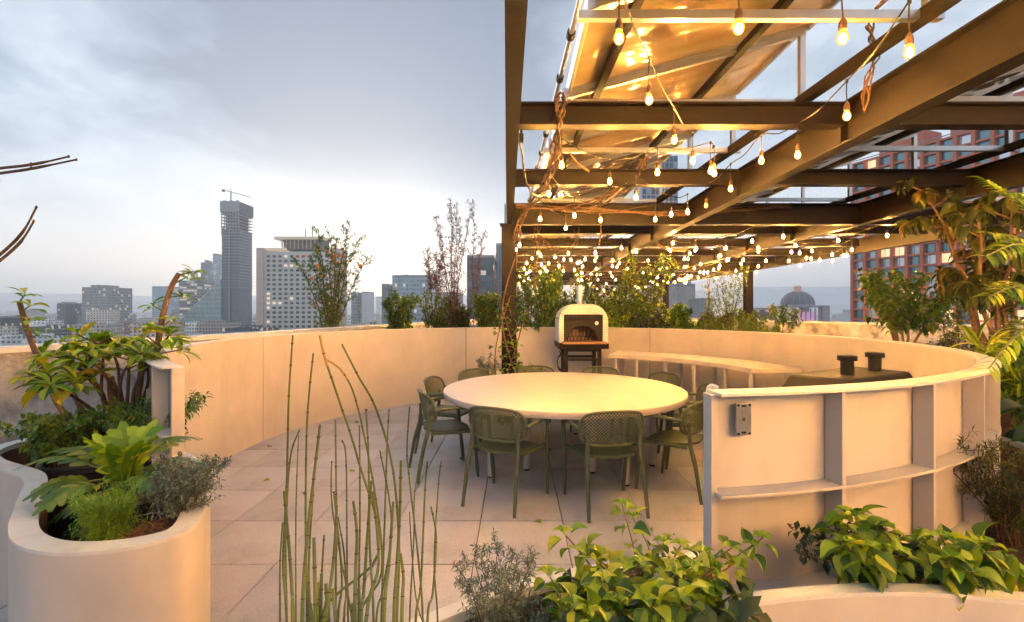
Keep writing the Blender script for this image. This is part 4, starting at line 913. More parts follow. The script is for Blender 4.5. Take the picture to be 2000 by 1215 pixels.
    MB().lathe([(10*k_, Z(569)), (10*k_, Z(567)), (7*k_, Z(566)), (7*k_, Z(559)), (8*k_, Z(559)), (6*k_, Z(556.5)), (.1, Z(556))], n=20).build('lantern', mat('lantern_pink_glow', (.5,.3,.25), rough=.6, emis=(.9,.5,.4), es=.15), t, smooth=True)  # pink lighting put in as a faint glow of the stone
    MB().lathe([(R_*1.02, Z(600)), (R_*1.02, Z(597)), (R_*1.0, zb)], n=36).build('drum', Mst, t, smooth=True)
    hw = 40*k_
    for sx, sy in ((-1,-1),(1,-1),(-1,1),(1,1)): MB().box((sx*(hw-7*k_), sy*(hw-7*k_), Z(597)/2), (14*k_, 14*k_, Z(597))).build('corner_pier', Mst, t)
    MB().box((0, 0, Z(600)+.7), (hw*2-1, hw*2-1, (Z(596)-Z(600)))).build('entablature', Mst, t)
    MB().box((0, -hw*.55, Z(616)/2+8), (hw*1.2, 1, Z(602)-16)).build('inner_wall', Mpk, t)
    for i in range(6): MB().box(((-.5+i/5)*hw*1.15, -hw+4*k_, Z(603)/2), (2*k_, 2*k_, Z(602))).build('column', Mst, t)
    # distant church/road details are lost in the haze
    # building under the terrace
    m = MB(); m.prism([(-5.3,-14),(-5.3,.4),(-4.22,4.06),(-2.75,9.9),(-.7,17.9),(.4,27),(8.2,27),(8.2,15.4),(10.2,11.6),(13.7,5.5),(13.7,-14)], GZ, -.38); tag(m.build('host_building', M_conc), 'concrete building whose roof carries the terrace', 'building')
build_city()
HD = 5500
hz = MB().box((0, HD*.5-300, (GZ-1.6+330)/2), (19000, HD+1400, 330-GZ+1.6)).build('haze', None); tag(hz, kind='stuff')
hm = bpy.data.materials.new('haze_air'); hm.use_nodes = True; hm.node_tree.nodes.remove(hm.node_tree.nodes['Principled BSDF'])
pv = hm.node_tree.nodes.new('ShaderNodeVolumePrincipled'); pv.inputs['Color'].default_value = (.93,.96,1,1); pv.inputs['Density'].default_value = .00030; pv.inputs['Anisotropy'].default_value = .72
hm.node_tree.links.new(pv.outputs[0], hm.node_tree.nodes['Material Output'].inputs['Volume']); hz.data.materials.append(hm)

# ------------------------------------------------------------------ plants
def leaf_mb(L_, Wd, droop=.25, fold=.15, n=5, kind='ovate', seed=0, wav=.0):
    """leaf along +Y from the origin, normal +Z, with a folded midrib and a curved length"""
    m = MB(); r = random.Random(seed); V_ = []
    for i in range(n+1):
        t = i/n
        if kind == 'ovate': w = Wd/2*(sin(pi*min(1, t*1.0)**.72)**.9)
        elif kind == 'lance': w = Wd/2*(sin(pi*t**.8)**.75)
        elif kind == 'obo': w = Wd/2*(sin(pi*t**1.5)**.8)
        else: w = Wd/2*sin(pi*t)
        if i == 0: w = Wd*.03
        if i == n: w = 0.0
        a = droop*t*1.6; y = L_*t*(1-.18*droop*t); z = L_*(.10*sin(pi*t)*.6-droop*t*t*.55)
        wv = wav*L_*r.uniform(-1, 1)
        V_ += [(-w, y, z+w*fold*2+wv), (0, y, z), (w, y, z+w*fold*2-wv)]
    fs = []
    for i in range(n):
        for k in (0, 1): q = i*3+k; fs.append((q, q+1, q+4, q+3))
    return m.add(V_, fs)
def lobed_mb(L_, Wd, lobes=6, droop=.3, depth=.6, seed=0):
    """deeply cut leaf: a midrib strip with separate tapering lobes on both sides"""
    m = MB(); r = random.Random(seed)
    def P(t, s): return Vector((s, L_*t, L_*(.12*sin(pi*t)-droop*t*t)-abs(s)*abs(s)/L_*.5))
    n = 8
    V_ = []
    for i in range(n+1):
        t = i/n; w = Wd*.5*(1-depth)*(sin(pi*(t*.9+.06))**.6); V_ += [P(t, -w), P(t, 0)+Vector((0,0,-.01*L_)), P(t, w)]
    m.add(V_, [(i*3+k, i*3+k+1, i*3+k+4, i*3+k+3) for i in range(n) for k in (0,1)])
    for sgn in (-1, 1):
        for k in range(lobes):
            t = .08+.84*(k+.2*sgn*.5)/lobes; ln = Wd*.5*(sin(pi*(t*.75+.2))**.7)*r.uniform(.88, 1.1); w0 = L_*.44/lobes; adv = .30*ln/L_
            p = [P(t-w0/L_, sgn*Wd*.06), P(t+w0/L_, sgn*Wd*.06)]; V2 = []
            for j, (f, ww) in enumerate(((0, 1), (.4, 1.05), (.75, .8), (1, .12))):
                tt = t+adv*f*1.2; s = sgn*(Wd*.06+ln*f*.95); V2 += [P(tt-w0/L_*ww, s)+Vector((0,0,.004)), P(tt+w0/L_*ww, s)]
            m.add(V2, [(2*j, 2*j+2, 2*j+3, 2*j+1) for j in range(3)])
    return m
def orient(p, d, roll=0.0, s=1.0, up=(0,0,1)):
    y = Vector(d).normalized(); u = Vector(up); x = y.cross(u)
    if x.length < .05: x = Vector((1, .1, 0)).cross(y)
    x.normalize(); z = x.cross(y); R = Matrix((x, y, z)).transposed()@Matrix.Rotation(roll, 3, 'Y')
    M = R.to_4x4(); M = Matrix.Translation(p)@M@Matrix.Scale(s, 4); return M
def stems(rng, H, Wd, ns, bare, tw_per, tw_len, r0, lean=(0,0), wob=.05, up=.6, base_r=.04):
    """curved stems rising from the ground; returns stem mesh builder and (pos, dir) twig tip chains"""
    m = MB(); tw = []
    for s in range(ns):
        a = 2*pi*(s+rng.uniform(-.3,.3))/ns; rad = Wd/2*rng.uniform(.35, .95)*(.4 if ns == 1 else 1); hh = H*rng.uniform(.82, 1.08)
        b = Vector((base_r*cos(a), base_r*sin(a), 0)); e = Vector((rad*cos(a)*.92+lean[0], rad*sin(a)*.92+lean[1], hh*.92))
        pts = []
        for i in range(8):
            t = i/7; p = b.lerp(e, t); p.x -= rad*cos(a)*.35*sin(pi*t)*.6; p.y -= rad*sin(a)*.35*sin(pi*t)*.6
            if 0 < i: p += Vector((rng.uniform(-1,1), rng.uniform(-1,1), 0))*wob*H*.35
            pts.append(p)
        pts = catmull(pts, 2); n = len(pts)
        m.tube(pts, [r0*(1-.75*i/(n-1)) for i in range(n)], 6)
        for k in range(tw_per):
            t = bare+(1-bare)*((k+rng.random())/tw_per); i = min(n-2, int(t*(n-1))); p = pts[i].lerp(pts[i+1], t*(n-1)-i)
            az = rng.uniform(0, 2*pi); dd = Vector((cos(az), sin(az), up*rng.uniform(.3, 1.4))).normalized(); ln = tw_len*rng.uniform(.5, 1.1)*(1.1-.5*t)
            c = [p, p+dd*ln*.5+Vector((0,0,-.02*ln)), p+dd*ln+Vector((0,0,.08*ln))]
            m.tube(c, [r0*.35, r0*.25, r0*.12], 4, cap=False); tw.append(c)
        tw.append([pts[-3], pts[-2], pts[-1]])
    return m, tw
class Fol:      # many small leaves joined into one mesh, numpy speed
    def __init__(s, lm): s.v = np.array(lm.v); s.f = lm.f; s.M = []
    def add(s, M): s.M.append(np.array(M))
    def build(s, name, mt, parent):
        if not s.M: return None
        A = np.array(s.M); n = len(A); nv = len(s.v); V = np.einsum('nij,vj->nvi', A[:, :3, :3], s.v)+A[:, None, :3, 3]
        f = np.array([list(q) for q in s.f]); Fa = (f[None]+np.arange(n)[:, None, None]*nv).reshape(-1, f.shape[1])
        me = bpy.data.meshes.new(name); me.vertices.add(n*nv); me.vertices.foreach_set('co', V.reshape(-1))
        me.loops.add(Fa.size); me.loops.foreach_set('vertex_index', Fa.reshape(-1)); me.polygons.add(len(Fa)); me.polygons.foreach_set('loop_start', np.arange(len(Fa))*Fa.shape[1]); me.polygons.foreach_set('loop_total', np.full(len(Fa), Fa.shape[1]))
        me.update(calc_edges=True); me.validate(); me.materials.append(mt)
        me.polygons.foreach_set('use_smooth', [True]*len(me.polygons)); o = inst(name, me, parent); o['kind'] = 'stuff'; return o
def shrub(name, label, cat, loc, H, Wd, ns, lm, mt, per, rng_seed, bare=.3, tw_per=8, tw_len=.25, r0=.012, lean=(0,0), objs=False, stem=None, spread=.9, droop=.0, wob=.05, up=.6, jit=.25, group=None, maxobj=290, clump=False):
    rng = random.Random(rng_seed); t = thing(name, label, cat, loc, group=group)
    m, tw = stems(rng, H, Wd, ns, bare, tw_per, tw_len, r0, lean, wob, up); m.build('stem', stem or M_twig, t, smooth=True)
    ms = [lm.mesh('leaf', mt, True)] if objs else None; fo = Fol(lm); cnt = 0
    for c in tw:
        az0 = rng.uniform(0, 6.3)
        for k in range(per):
            f = (k+.6)/per if not clump else rng.uniform(.82, 1.0); p = c[0].lerp(c[1], f*2) if f < .5 else c[1].lerp(c[2], f*2-1); ax = (c[2]-c[0]).normalized()
            az = az0+k*2.4; s = ax.orthogonal().normalized(); s = Matrix.Rotation(az, 3, ax)@s
            d = (ax*(1-spread)+s*spread+Vector((rng.uniform(-1,1), rng.uniform(-1,1), rng.uniform(-1,1)))*jit+Vector((0,0,-droop))).normalized()
            M = orient(p, d, rng.uniform(-.5, .5), rng.uniform(.6, 1.12))
            if objs and cnt < maxobj: inst('leaf', ms[0], t, M)
            else: fo.add(M)
            cnt += 1
    fo.build('foliage', mt, t)
    return t, tw
SMALL = leaf_mb(.05, .026, .2, .2, 2); TINY = leaf_mb(.022, .007, .1, .2, 2, 'lance'); MIDL = leaf_mb(.085, .04, .3, .2, 3)

def plants():
    # ---- left planter -------------------------------------------------
    def pot(x, y, z, r, h, label):
        t = MB().lathe([(r*.8, 0), (r*.98, h-.03), (r*1.06, h-.03), (r*1.06, h), (r*.94, h), (r*.93, h-.04), (r*.001, h-.05)], n=32).build('black_pot', M_pot, None, smooth=True); t.location = (x, y, z)
        tag(t, label, 'pot'); s = MB().lathe([(.001, h-.035), (r*.5, h-.03), (r*.925, h-.042)], n=24).build('potting_soil', M_soil, t, smooth=True); return t
    pz = .12
    pot(-1.54, 1.98, pz, .16, .56, 'black plastic pot of bark nearest the right edge of the serpentine planter')
    pot(-1.86, 2.30, pz, .17, .57, 'black plastic pot under the lobed lime leaves in the serpentine planter')
    pot(-2.55, 2.92, pz, .25, .57, 'wide black pot of dark bushy herbs at the back left of the serpentine planter')
    pot(-2.10, 2.78, pz, .19, .56, 'black pot behind the lobed plant beside the wall end')
    # bark chips on the front pot
    rng = random.Random(21); ch = MB()
    for _ in range(420):
        r = .14*sqrt(rng.random()); a = rng.uniform(0, 6.3); M = Matrix.Rotation(rng.uniform(0, 3.1), 3, 'Z')@Matrix.Rotation(rng.uniform(-.6,.6), 3, 'X')
        ch.box((-1.54+r*cos(a), 1.98+r*sin(a), pz+.53+rng.uniform(0,.012)), (rng.uniform(.006,.012), rng.uniform(.012,.028), .004), M=M)
    tag(ch.build('bark_mulch', M_mulch), 'reddish bark chips covering the front black pot', 'mulch', kind='stuff')
    shrub('asparagus_fern', 'feathery lime green asparagus fern in the front black pot', 'fern', (-1.62, 1.90, pz+.53), .21, .27, 20, leaf_mb(.03,.004,.1,.1,2,'lance'), M_L['fern'], 26, 31, bare=.12, tw_per=10, tw_len=.09, r0=.0025, stem=M_green_stem, spread=.75, up=.7)
    shrub('grey_shrub', 'grey-green small-leaved westringia bush leaning over the right rim of the serpentine planter', 'shrub', (-1.46, 2.08, pz+.53), .30, .34, 15, leaf_mb(.026,.009,.1,.2,2,'lance'), M_L['gray'], 16, 32, bare=.2, tw_per=14, tw_len=.12, r0=.004, spread=.7, lean=(.05,.0))
    shrub('herb_bush', 'dark green bushy herb at the far left of the serpentine planter', 'shrub', (-2.72, 2.86, pz+.53), .30, .60, 16, SMALL, M_L['mid'], 12, 33, bare=.15, tw_per=10, tw_len=.13, r0=.003, spread=.8)
    shrub('herb_bush', 'dark fine-leaved herb mass under the cut stems, behind the lobed plant', 'shrub', (-2.30, 3.02, pz+.53), .34, .80, 20, leaf_mb(.055,.016,.2,.2,2,'lance'), M_L['mid'], 12, 34, bare=.1, tw_per=12, tw_len=.16, r0=.003, spread=.8)
    shrub('herb_bush', 'low dark herb between the back rim and the wall end', 'shrub', (-2.72, 3.22, pz+.45), .30, .62, 14, leaf_mb(.055,.016,.2,.2,2,'lance'), M_L['dark'], 12, 35, bare=.1, tw_per=10, tw_len=.16, r0=.003, spread=.8)
    # split-leaf plant
    t = thing('split_leaf_plant', 'split-leaf plant with a bright lime crown and long drooping lobed leaves', 'plant', (-1.86, 2.28, pz+.55))
    rng = random.Random(5); lb = [lobed_mb(.34, .20, 6, .28, .55, s).mesh('leaf', M_L['mid'], True) for s in range(3)]; lt = [lobed_mb(.30, .16, 5, .05, .5, s+5).mesh('leaf', M_L['lime'], True) for s in range(2)]
    st = MB()
    for i in range(7):   # upright young leaves
        a = 2*pi*i/7+.4; d = Vector((cos(a)*.55, sin(a)*.45, 1)); p = Vector((.02*cos(a), .02*sin(a), .10)); st.tube([(0,0,0), p], .006, 5); inst('leaf', lt[i % 2], t, orient(p, d, rng.uniform(-.4,.4), rng.uniform(.75,.98)))
    for i, (a, el, ln, q) in enumerate([(3.45,.45,.22,.95),(3.1,.5,.24,.85),(3.9,.15,.18,.75),(2.7,.4,.2,.85),(.1,.35,.14,1.05),(.5,.2,.12,.9),(-.5,.2,.14,.9),(4.4,.1,.16,.8),(2.2,.5,.2,.9),(3.5,-.5,.22,.8),(1.2,.5,.2,.9)]):
        d = Vector((cos(a)*cos(el), sin(a)*cos(el), sin(el))); p = d*ln*.7+Vector((0,0,.10+.05*sin(el))); st.tube([(0,0,.02), p*.5+Vector((0,0,.06)), p], [.007,.005,.004], 5)
        inst('leaf', lb[i % 3], t, orient(p, Vector((d.x, d.y, d.z*.6)), rng.uniform(-.3,.3), q*.82))
    st.build('stem', M_green_stem, t)
    # big cut-stem shrub (frangipani like) with whorled leaves
    t = thing('cut_stem_shrub', 'tall shrub with thick cut brown stems and whorled yellow-tipped leaves before the concrete parapet', 'shrub', (-2.75, 3.15, .6))
    o = Vector((-2.75, 3.15, .6)); rng = random.Random(12)
    whA = [leaf_mb(.15, .052, .18, .2, 6, 'obo', s, .01).mesh('leaf', M_L[q], True) for s, q in ((1,'bright'), (2,'bright'), (3,'lime'), (4,'lime'))]; whY = leaf_mb(.17, .06, .4, .2, 6, 'obo', 7, .01).mesh('leaf', M_L['yellow'], True)
    def whorl(p, ax, n, s=1.0, yel=.08):
        ax = ax.normalized(); b = ax.orthogonal().normalized()
        for i in range(n):
            a = i*2.4+rng.uniform(-.3,.3); d = Matrix.Rotation(a, 3, ax)@b; d = (d*1.0+ax*rng.uniform(-.12,.38)+Vector((0,0,.1))).normalized()
            inst('leaf', whY if rng.random() < yel else rng.choice(whA), t, orient(p+ax*rng.uniform(-.03,.01), d, rng.uniform(-.3,.3), s*rng.uniform(.7,1.1)))
    def st_(pts, D0, D1, r, nm='stem', mt=M_bark, tp=.75):
        n = len(pts); P = [W(x, y, D0+(D1-D0)*i/(n-1))-o for i, (x, y) in enumerate(pts)]; C_ = catmull(P, 4); k = len(C_); MB().tube(C_, [r*(1-(1-tp)*i/(k-1)) for i in range(k)], 8).build(nm, mt, t, smooth=True); return P
    P1 = st_([(168,848),(120,800),(95,750),(70,690),(52,640),(38,590)], 3.35, 3.1, .020); P2 = st_([(305,700),(312,650),(322,600),(335,560),(349,535)], 3.25, 3.2, .020)
    P3 = st_([(190,845),(160,800),(140,762)], 3.35, 3.3, .020); P4 = st_([(255,830),(270,770),(277,705),(273,672)], 3.3, 3.25, .022)
    P5 = st_([(225,820),(218,770),(216,735)], 3.3, 3.3, .024, tp=.9)
    for a, b in (((38,585),(-.05,.1)), ((45,575),(.1,.05))): pass
    for P_, fs in ((P1, (.72, .84, .93, 1.0)), (P2, (.1, .3, .45, .62, .8, .97))):
        for f in fs:
            i = min(len(P_)-2, int(f*(len(P_)-1))); p = P_[i].lerp(P_[i+1], f*(len(P_)-1)-i); sd = rng.choice((-1, 1)); e = p+Vector((sd*rng.uniform(.05,.10), rng.uniform(-.05,.05), rng.uniform(.01,.06)))
            MB().tube([p, e], [.006, .004], 5).build('side_shoot', M_green_stem, t); whorl(e, Vector((sd*.3, 0, 1)), 7, .7, .1)
    ms_ = [((250,835),(235,760),(225,700),(180,665)), ((262,835),(225,770),(195,720),(150,700)), ((235,830),(190,760),(150,715),(110,690)), ((215,830),(165,790),(120,760),(85,742)), ((262,830),(262,760),(300,700),(330,655)),
           ((245,830),(250,760),(252,700),(245,668)), ((225,835),(200,780),(200,720),(205,680)), ((200,835),(205,780),(185,745),(175,735)), ((270,830),(280,780),(290,740),(285,700)), ((255,838),(235,790),(240,730),(275,690)), ((205,838),(180,800),(135,770),(100,752)), ((240,838),(228,790),(222,745),(160,712))]
    for i, q in enumerate(ms_):
        d0 = rng.uniform(3.2,3.4); d1 = rng.uniform(2.85,3.35); P_ = st_(q, d0, d1, .012, 'stem', M_twig, .5); e = P_[-1]; ax = (P_[-1]-P_[-2])
        whorl(e, ax+Vector((0,0,.25)), 12, .95, .10)
        for k in range(3):
            p = P_[-2].lerp(P_[-1], rng.uniform(.1,.8)); e2 = p+Vector((rng.uniform(-.14,.14), rng.uniform(-.1,.1), rng.uniform(.02,.12))); MB().tube([p, e2], [.006,.004], 5).build('side_shoot', M_twig, t); whorl(e2, e2-p+Vector((0,0,.1)), 8, .85, .12)
    e = W(70, 762, 3.0)-o
    for dx, s in ((-.9,1.2), (-.5,1.25), (.4,1)): inst('leaf', whY, t, orient(e+Vector((.12,0,.03)), Vector((dx,-.3,-.35)), .3, s))

    # ---- near left twigs ----------------------------------------------
    t = thing('bare_twig_shrub', 'near bare twigs and a few blurred leaves poking in at the left edge', 'shrub', (-1.6, 1.15, 0)); o = Vector((-1.6, 1.15, 0)); m = MB()
    m.tube(catmull([(0,0,0), (.02,.02,.8), (.05,0,1.5), (.12,.02,1.8)], 4), [.014]*5+[.01]*8, 6)
    for a, b, c in (((-60,340),(60,322),(134,306)), ((-60,352),(60,330),(149,312)), ((-70,550),(30,470),(71,405)), ((-70,560),(28,485),(66,432))):
        P = [W(a[0], a[1], 1.15)-o, W(b[0], b[1], 1.12)-o, W(c[0], c[1], 1.1)-o]; m.tube(catmull([P[0]+Vector((-.15,.05,-.05)), P[0], P[1], P[2]], 5), [.0035]*12+[.0022]*4, 5); m.lathe([(.001,-.003),(.003,0),(.001,.004)], P[2], 6)
        m.tube([P[1], P[1]+Vector((.004,0,.004))], .0035, 5)
    m.tube(catmull([(.12,.02,1.8), W(-60,340,1.15)-o+Vector((-.15,.05,-.05))], 3), .006, 5); m.tube(catmull([(.05,0,1.5), W(-70,550,1.15)-o+Vector((-.15,.05,-.05))], 3), .006, 5)
    m.build('stem', M_twig, t, smooth=True); lf = leaf_mb(.10, .055, .3, .15, 6).mesh('leaf', M_L['bright'], True)
    for px, py, dx, dz, s in ((-32,342,.9,-.25,.5), (-48,785,.8,-.1,.66), (-36,352,.6,-.7,.4)): inst('leaf', lf, t, orient(W(px, py, 1.0)-o, Vector((dx,-.3,dz)), .9, s))
    MB().tube([(0.02,.02,1.2), W(-45,785,1.0)-o], .004, 5).build('side_shoot', M_twig, t)

    # ---- horsetail reeds -----------------------------------------------
    t = thing('horsetail_reeds', 'clump of tall thin jointed green horsetail reeds in the centre foreground', 'reeds', (-.40, 1.05, .60)); o = Vector((-.40, 1.05, .60)); rng = random.Random(77)
    M_reed = mat('reed_green', (.12,.155,.04), rough=.45, n_scale=6, n_amt=.5, stain=((.30,.26,.06), 2.5, .5, (1,1,.4))); M_node = mat('reed_node', (.075,.06,.02), rough=.7); M_tip = mat('reed_dry', (.40,.27,.09), rough=.6)
    def reed(px, D, r=.0042, tipdry=False, stub=False):
        P = [W(x, y, D+.05*sin(i))-o for i, (x, y) in enumerate(px)]; base = Vector((P[0].x, P[0].y, 0)); P = ([base]+P) if P[0].z > .01 else P; C_ = catmull(P, 5); k = len(C_)
        s = MB().tube(C_, [r*(1-.45*i/k) for i in range(k)], 7).build('reed_stem', M_reed, t, smooth=True); L_ = 0; nd = MB(); nx = .05
        for a, b in zip(C_[:-1], C_[1:]):
            l = (b-a).length
            while L_+l > nx: p = a.lerp(b, (nx-L_)/l); d = (b-a).normalized(); nd.tube([p-d*.0012, p+d*.0012], r*.9, 7); nx += rng.uniform(.05,.085)
            L_ += l
        if nd.v: nd.build('joint_rings', M_node, s)['kind'] = 'stuff'
        if tipdry: MB().tube(C_[-7:], r*.78, 7).build('dry_tip', M_tip, s)
    R = [([(620,1215),(740,1080),(700,900),(665,790),(635,700),(625,655)],1.02,1), ([(700,1215),(745,1120),(735,980),(700,800),(672,730),(637,702)],1.08,1), ([(775,1215),(780,1080),(768,920),(735,800),(700,735),(668,672)],1.05,0),
         ([(855,1215),(848,1100),(856,950),(862,900)],1.1,0), ([(560,1215),(553,1100),(560,940),(564,780),(572,655)],1.05,0), ([(560,1215),(558,1060),(566,900),(585,840)],1.15,0), ([(600,1215),(597,1000),(600,820),(612,690)],1.1,0), ([(578,1215),(578,1000),(583,850)],1.2,0),
         ([(590,1215),(600,1050),(612,940),(625,830)],1.0,0), ([(655,1215),(657,1020),(655,820)],1.12,0), ([(680,1215),(678,1100),(676,900),(668,860)],1.05,0), ([(700,1215),(703,1000),(702,830)],1.18,0), ([(730,1215),(722,1060),(720,900),(715,800)],1.02,0),
         ([(745,1215),(752,1000),(757,850),(760,800)],1.2,0), ([(640,1215),(652,1090),(658,985)],1.0,0), ([(693,1215),(695,1110),(697,1040),(690,980)],1.0,0), ([(812,1215),(822,1140),(830,960),(835,900)],1.1,0), ([(800,1215),(808,1060),(810,960),(824,880)],1.15,0),
         ([(826,1215),(818,1100),(800,940),(795,880),(800,795)],1.12,0), ([(770,1215),(775,1110),(781,1000),(783,900)],1.0,0), ([(750,1215),(760,1100),(768,980)],.97,0), ([(715,1215),(740,1100),(728,960)],.98,0), ([(835,1215),(845,1160),(852,1050),(842,990)],1.02,0), ([(547,1215),(547,1100),(552,1020)],1.1,0),
         ([(625,1215),(628,1130),(633,1045)],1.1,0), ([(660,1215),(668,1130),(652,960)],1.1,0), ([(785,1215),(788,1130),(782,1080)],.98,0), ([(688,1215),(650,1000),(648,900)],1.25,0), ([(880,1330),(820,1200),(805,1085),(800,1000)],1.15,0), ([(735,1215),(748,1150),(765,1020),(742,880)],1.08,0), ([(705,1215),(710,1160),(718,1040),(725,940)],1.0,0), ([(672,1215),(676,1160),(672,1080),(660,1010)],1.06,0), ([(572,1215),(570,1150),(563,1050),(555,960)],1.0,0), ([(605,1215),(603,1120),(606,1040),(612,960)],1.05,0)]
    for px, D, dry in R: reed(px, D, rng.uniform(.0022,.0036) if D > 1.01 else .0046, bool(dry))
    for x, y, D in ((613,1050,1.0), (636,1140,1.02), (620,1137,1.0), (606,1180,1.0), (688,1180,1.0), (622,1165,1.05), (628,1120,1.04), (650,1150,.98), (637,1175,1.0), (700,1150,1.02)): reed([(x+rng.uniform(-8,8), 1260), (x, y)], D, .006)

    # ---- foreground bright shrubs --------------------------------------
    BL = [leaf_mb(.085, .064, .5, .24, 7, 'ovate', s, .018) for s in range(6)]
    def leafy(name, label, loc, canes, mt, seed, size=1.0, per=9, pair=.03):
        t = thing(name, label, 'shrub', loc); o = Vector(loc); rng = random.Random(seed); ms = [b.mesh('leaf', M_L[mt if i else 'lime'], True) for i, b in enumerate(BL)]; n = 0
        for (pts, D0, D1) in canes:
            P = [W(x, y, D0+(D1-D0)*i/(len(pts)-1))-o for i, (x, y) in enumerate(pts)]; C_ = catmull([Vector((P[0].x*.3, P[0].y*.3, 0))]+P, 4); k = len(C_)
            MB().tube(C_, [.0042*(1-.6*i/k) for i in range(k)], 6).build('cane', M_bark if rng.random() < .5 else M_green_stem, t, smooth=True)
            for j in range(per):
                f = .40+.60*(j+.5)/per; i = min(k-2, int(f*(k-1))); p = C_[i].lerp(C_[i+1], f*(k-1)-i); ax = (C_[i+1]-C_[i]).normalized()
                for sd in (-1, 1):
                    az = rng.uniform(-.5,.5)+sd*pi/2+j*1.1; b = Matrix.Rotation(az, 3, ax)@ax.orthogonal().normalized()
                    d = (b+ax*.35+Vector((0,0,-.30))+Vector((rng.uniform(-.3,.3), rng.uniform(-.5,.1), rng.uniform(-.2,.2)))).normalized(); e = p+d*.018*size
                    lf = inst('leaf', rng.choice(ms), t, orient(e, d, rng.uniform(-.5,.5), size*rng.uniform(.55,1.15)*(1.1-.35*f)))
            e = C_[-1]
            for a in range(4): d = Vector((cos(a*1.6), sin(a*1.6), .5)); inst('leaf', ms[0], t, orient(e, d, 0, size*.45))
        return t
    leafy('broadleaf_shrub', 'bright yellow-green broad-leaved shrub spilling over the bottom centre', ((1230-VX)/F*1.5, 1.5, .6), [
        ([(1200,1180),(1150,1100),(1100,1040)],1.50,1.50), ([(1210,1160),(1180,1110),(1140,1075)],1.5,1.45), ([(1250,1150),(1240,1080),(1215,985)],1.55,1.62), ([(1260,1150),(1270,1080),(1235,1010)],1.58,1.65), ([(1180,1190),(1120,1170),(1085,1150)],1.45,1.4), ([(1200,1190),(1140,1180),(1110,1190)],1.4,1.32),
        ([(1280,1160),(1300,1120),(1330,1065)],1.5,1.5), ([(1290,1160),(1330,1110),(1375,1080)],1.45,1.45), ([(1300,1170),(1370,1110),(1430,1070)],1.5,1.45), ([(1310,1170),(1390,1120),(1470,1065)],1.55,1.5), ([(1330,1170),(1420,1110),(1490,1050)],1.5,1.5), ([(1270,1190),(1290,1160),(1320,1120)],1.35,1.3),
        ([(1230,1200),(1200,1160),(1180,1130)],1.35,1.3), ([(1250,1200),(1270,1180),(1290,1150)],1.3,1.25), ([(1290,1200),(1340,1170),(1370,1150)],1.35,1.3), ([(1240,1200),(1220,1190),(1200,1175)],1.3,1.25), ([(1180,1200),(1160,1190),(1120,1180)],1.3,1.25), ([(1300,1200),(1350,1185),(1330,1170)],1.25,1.2), ([(1150,1210),(1110,1180),(1070,1120)],1.42,1.38), ([(1320,1210),(1350,1150),(1395,1110)],1.45,1.4), ([(1210,1210),(1220,1150),(1250,1100)],1.4,1.38),
        ([(1270,1210),(1300,1160),(1350,1110)],1.38,1.32), ([(1240,1215),(1200,1200),(1150,1195)],1.25,1.2), ([(1290,1215),(1280,1190),(1260,1175)],1.22,1.18), ([(1330,1215),(1370,1190),(1400,1150)],1.4,1.36), ([(1180,1215),(1150,1200),(1090,1200)],1.35,1.3), ([(1300,1150),(1310,1100),(1295,1060)],1.5,1.5), ([(1200,1150),(1190,1110),(1165,1095)],1.5,1.45)], 'bright', 3, 1.0, 5)
    leafy('broadleaf_shrub', 'bright green broad-leaved shrub against the ribbed wall, left of two at the right', ((1690-VX)/F*1.62, 1.62, .6), [
        ([(1690,1120),(1680,1060),(1650,1000)],1.62,1.6), ([(1690,1120),(1700,1060),(1670,1010)],1.6,1.55), ([(1700,1120),(1720,1080),(1730,1030)],1.6,1.55), ([(1690,1130),(1670,1090),(1650,1060)],1.6,1.5), ([(1700,1130),(1730,1110),(1760,1080)],1.6,1.52), ([(1690,1130),(1690,1100),(1700,1070)],1.55,1.48), ([(1690,1125),(1650,1085),(1635,1030)],1.62,1.6)], 'bright', 5, 1.1, 7)
    leafy('broadleaf_shrub', 'bright green broad-leaved shrub nearest the right corner, drooping over the rim', ((1850-VX)/F*1.6, 1.6, .6), [
        ([(1850,1120),(1830,1080),(1790,1060)],1.6,1.58), ([(1850,1120),(1850,1080),(1840,1050)],1.6,1.5), ([(1860,1120),(1890,1080),(1920,1060)],1.6,1.5), ([(1870,1120),(1920,1090),(1965,1095)],1.6,1.5), ([(1860,1130),(1880,1110),(1900,1120)],1.55,1.45), ([(1870,1120),(1930,1085),(1975,1120)],1.58,1.5), ([(1850,1130),(1840,1110),(1860,1090)],1.55,1.45)], 'bright', 6, 1.12, 7)
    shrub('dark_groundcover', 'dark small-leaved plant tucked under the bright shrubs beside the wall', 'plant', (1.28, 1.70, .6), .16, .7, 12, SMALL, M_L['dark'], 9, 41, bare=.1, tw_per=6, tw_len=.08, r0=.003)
    shrub('rosemary_shrub', 'small grey-green westringia bush in the foreground planter right of the reeds', 'shrub', (-.05, 1.30, .60), .34, .30, 11, leaf_mb(.019,.006,.1,.2,2,'lance'), M_L['gray'], 18, 42, bare=.15, tw_per=14, tw_len=.07, r0=.003, spread=.7, wob=.08)
    shrub('rosemary_shrub', 'low olive-grey bush between the foreground westringia and the bright shrub', 'shrub', (.05, 1.30, .58), .22, .30, 9, leaf_mb(.019,.006,.1,.2,2,'lance'), M_L['gray'], 16, 43, bare=.1, tw_per=12, tw_len=.07, r0=.003, spread=.7, wob=.08)
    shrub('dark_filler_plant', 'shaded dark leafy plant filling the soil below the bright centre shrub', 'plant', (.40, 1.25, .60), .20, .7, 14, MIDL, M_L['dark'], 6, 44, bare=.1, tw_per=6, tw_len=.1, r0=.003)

    # ---- right edge ------------------------------------------------------
    big = leaf_mb(.36, .18, .35, .2, 7, 'ovate', 3, .01)
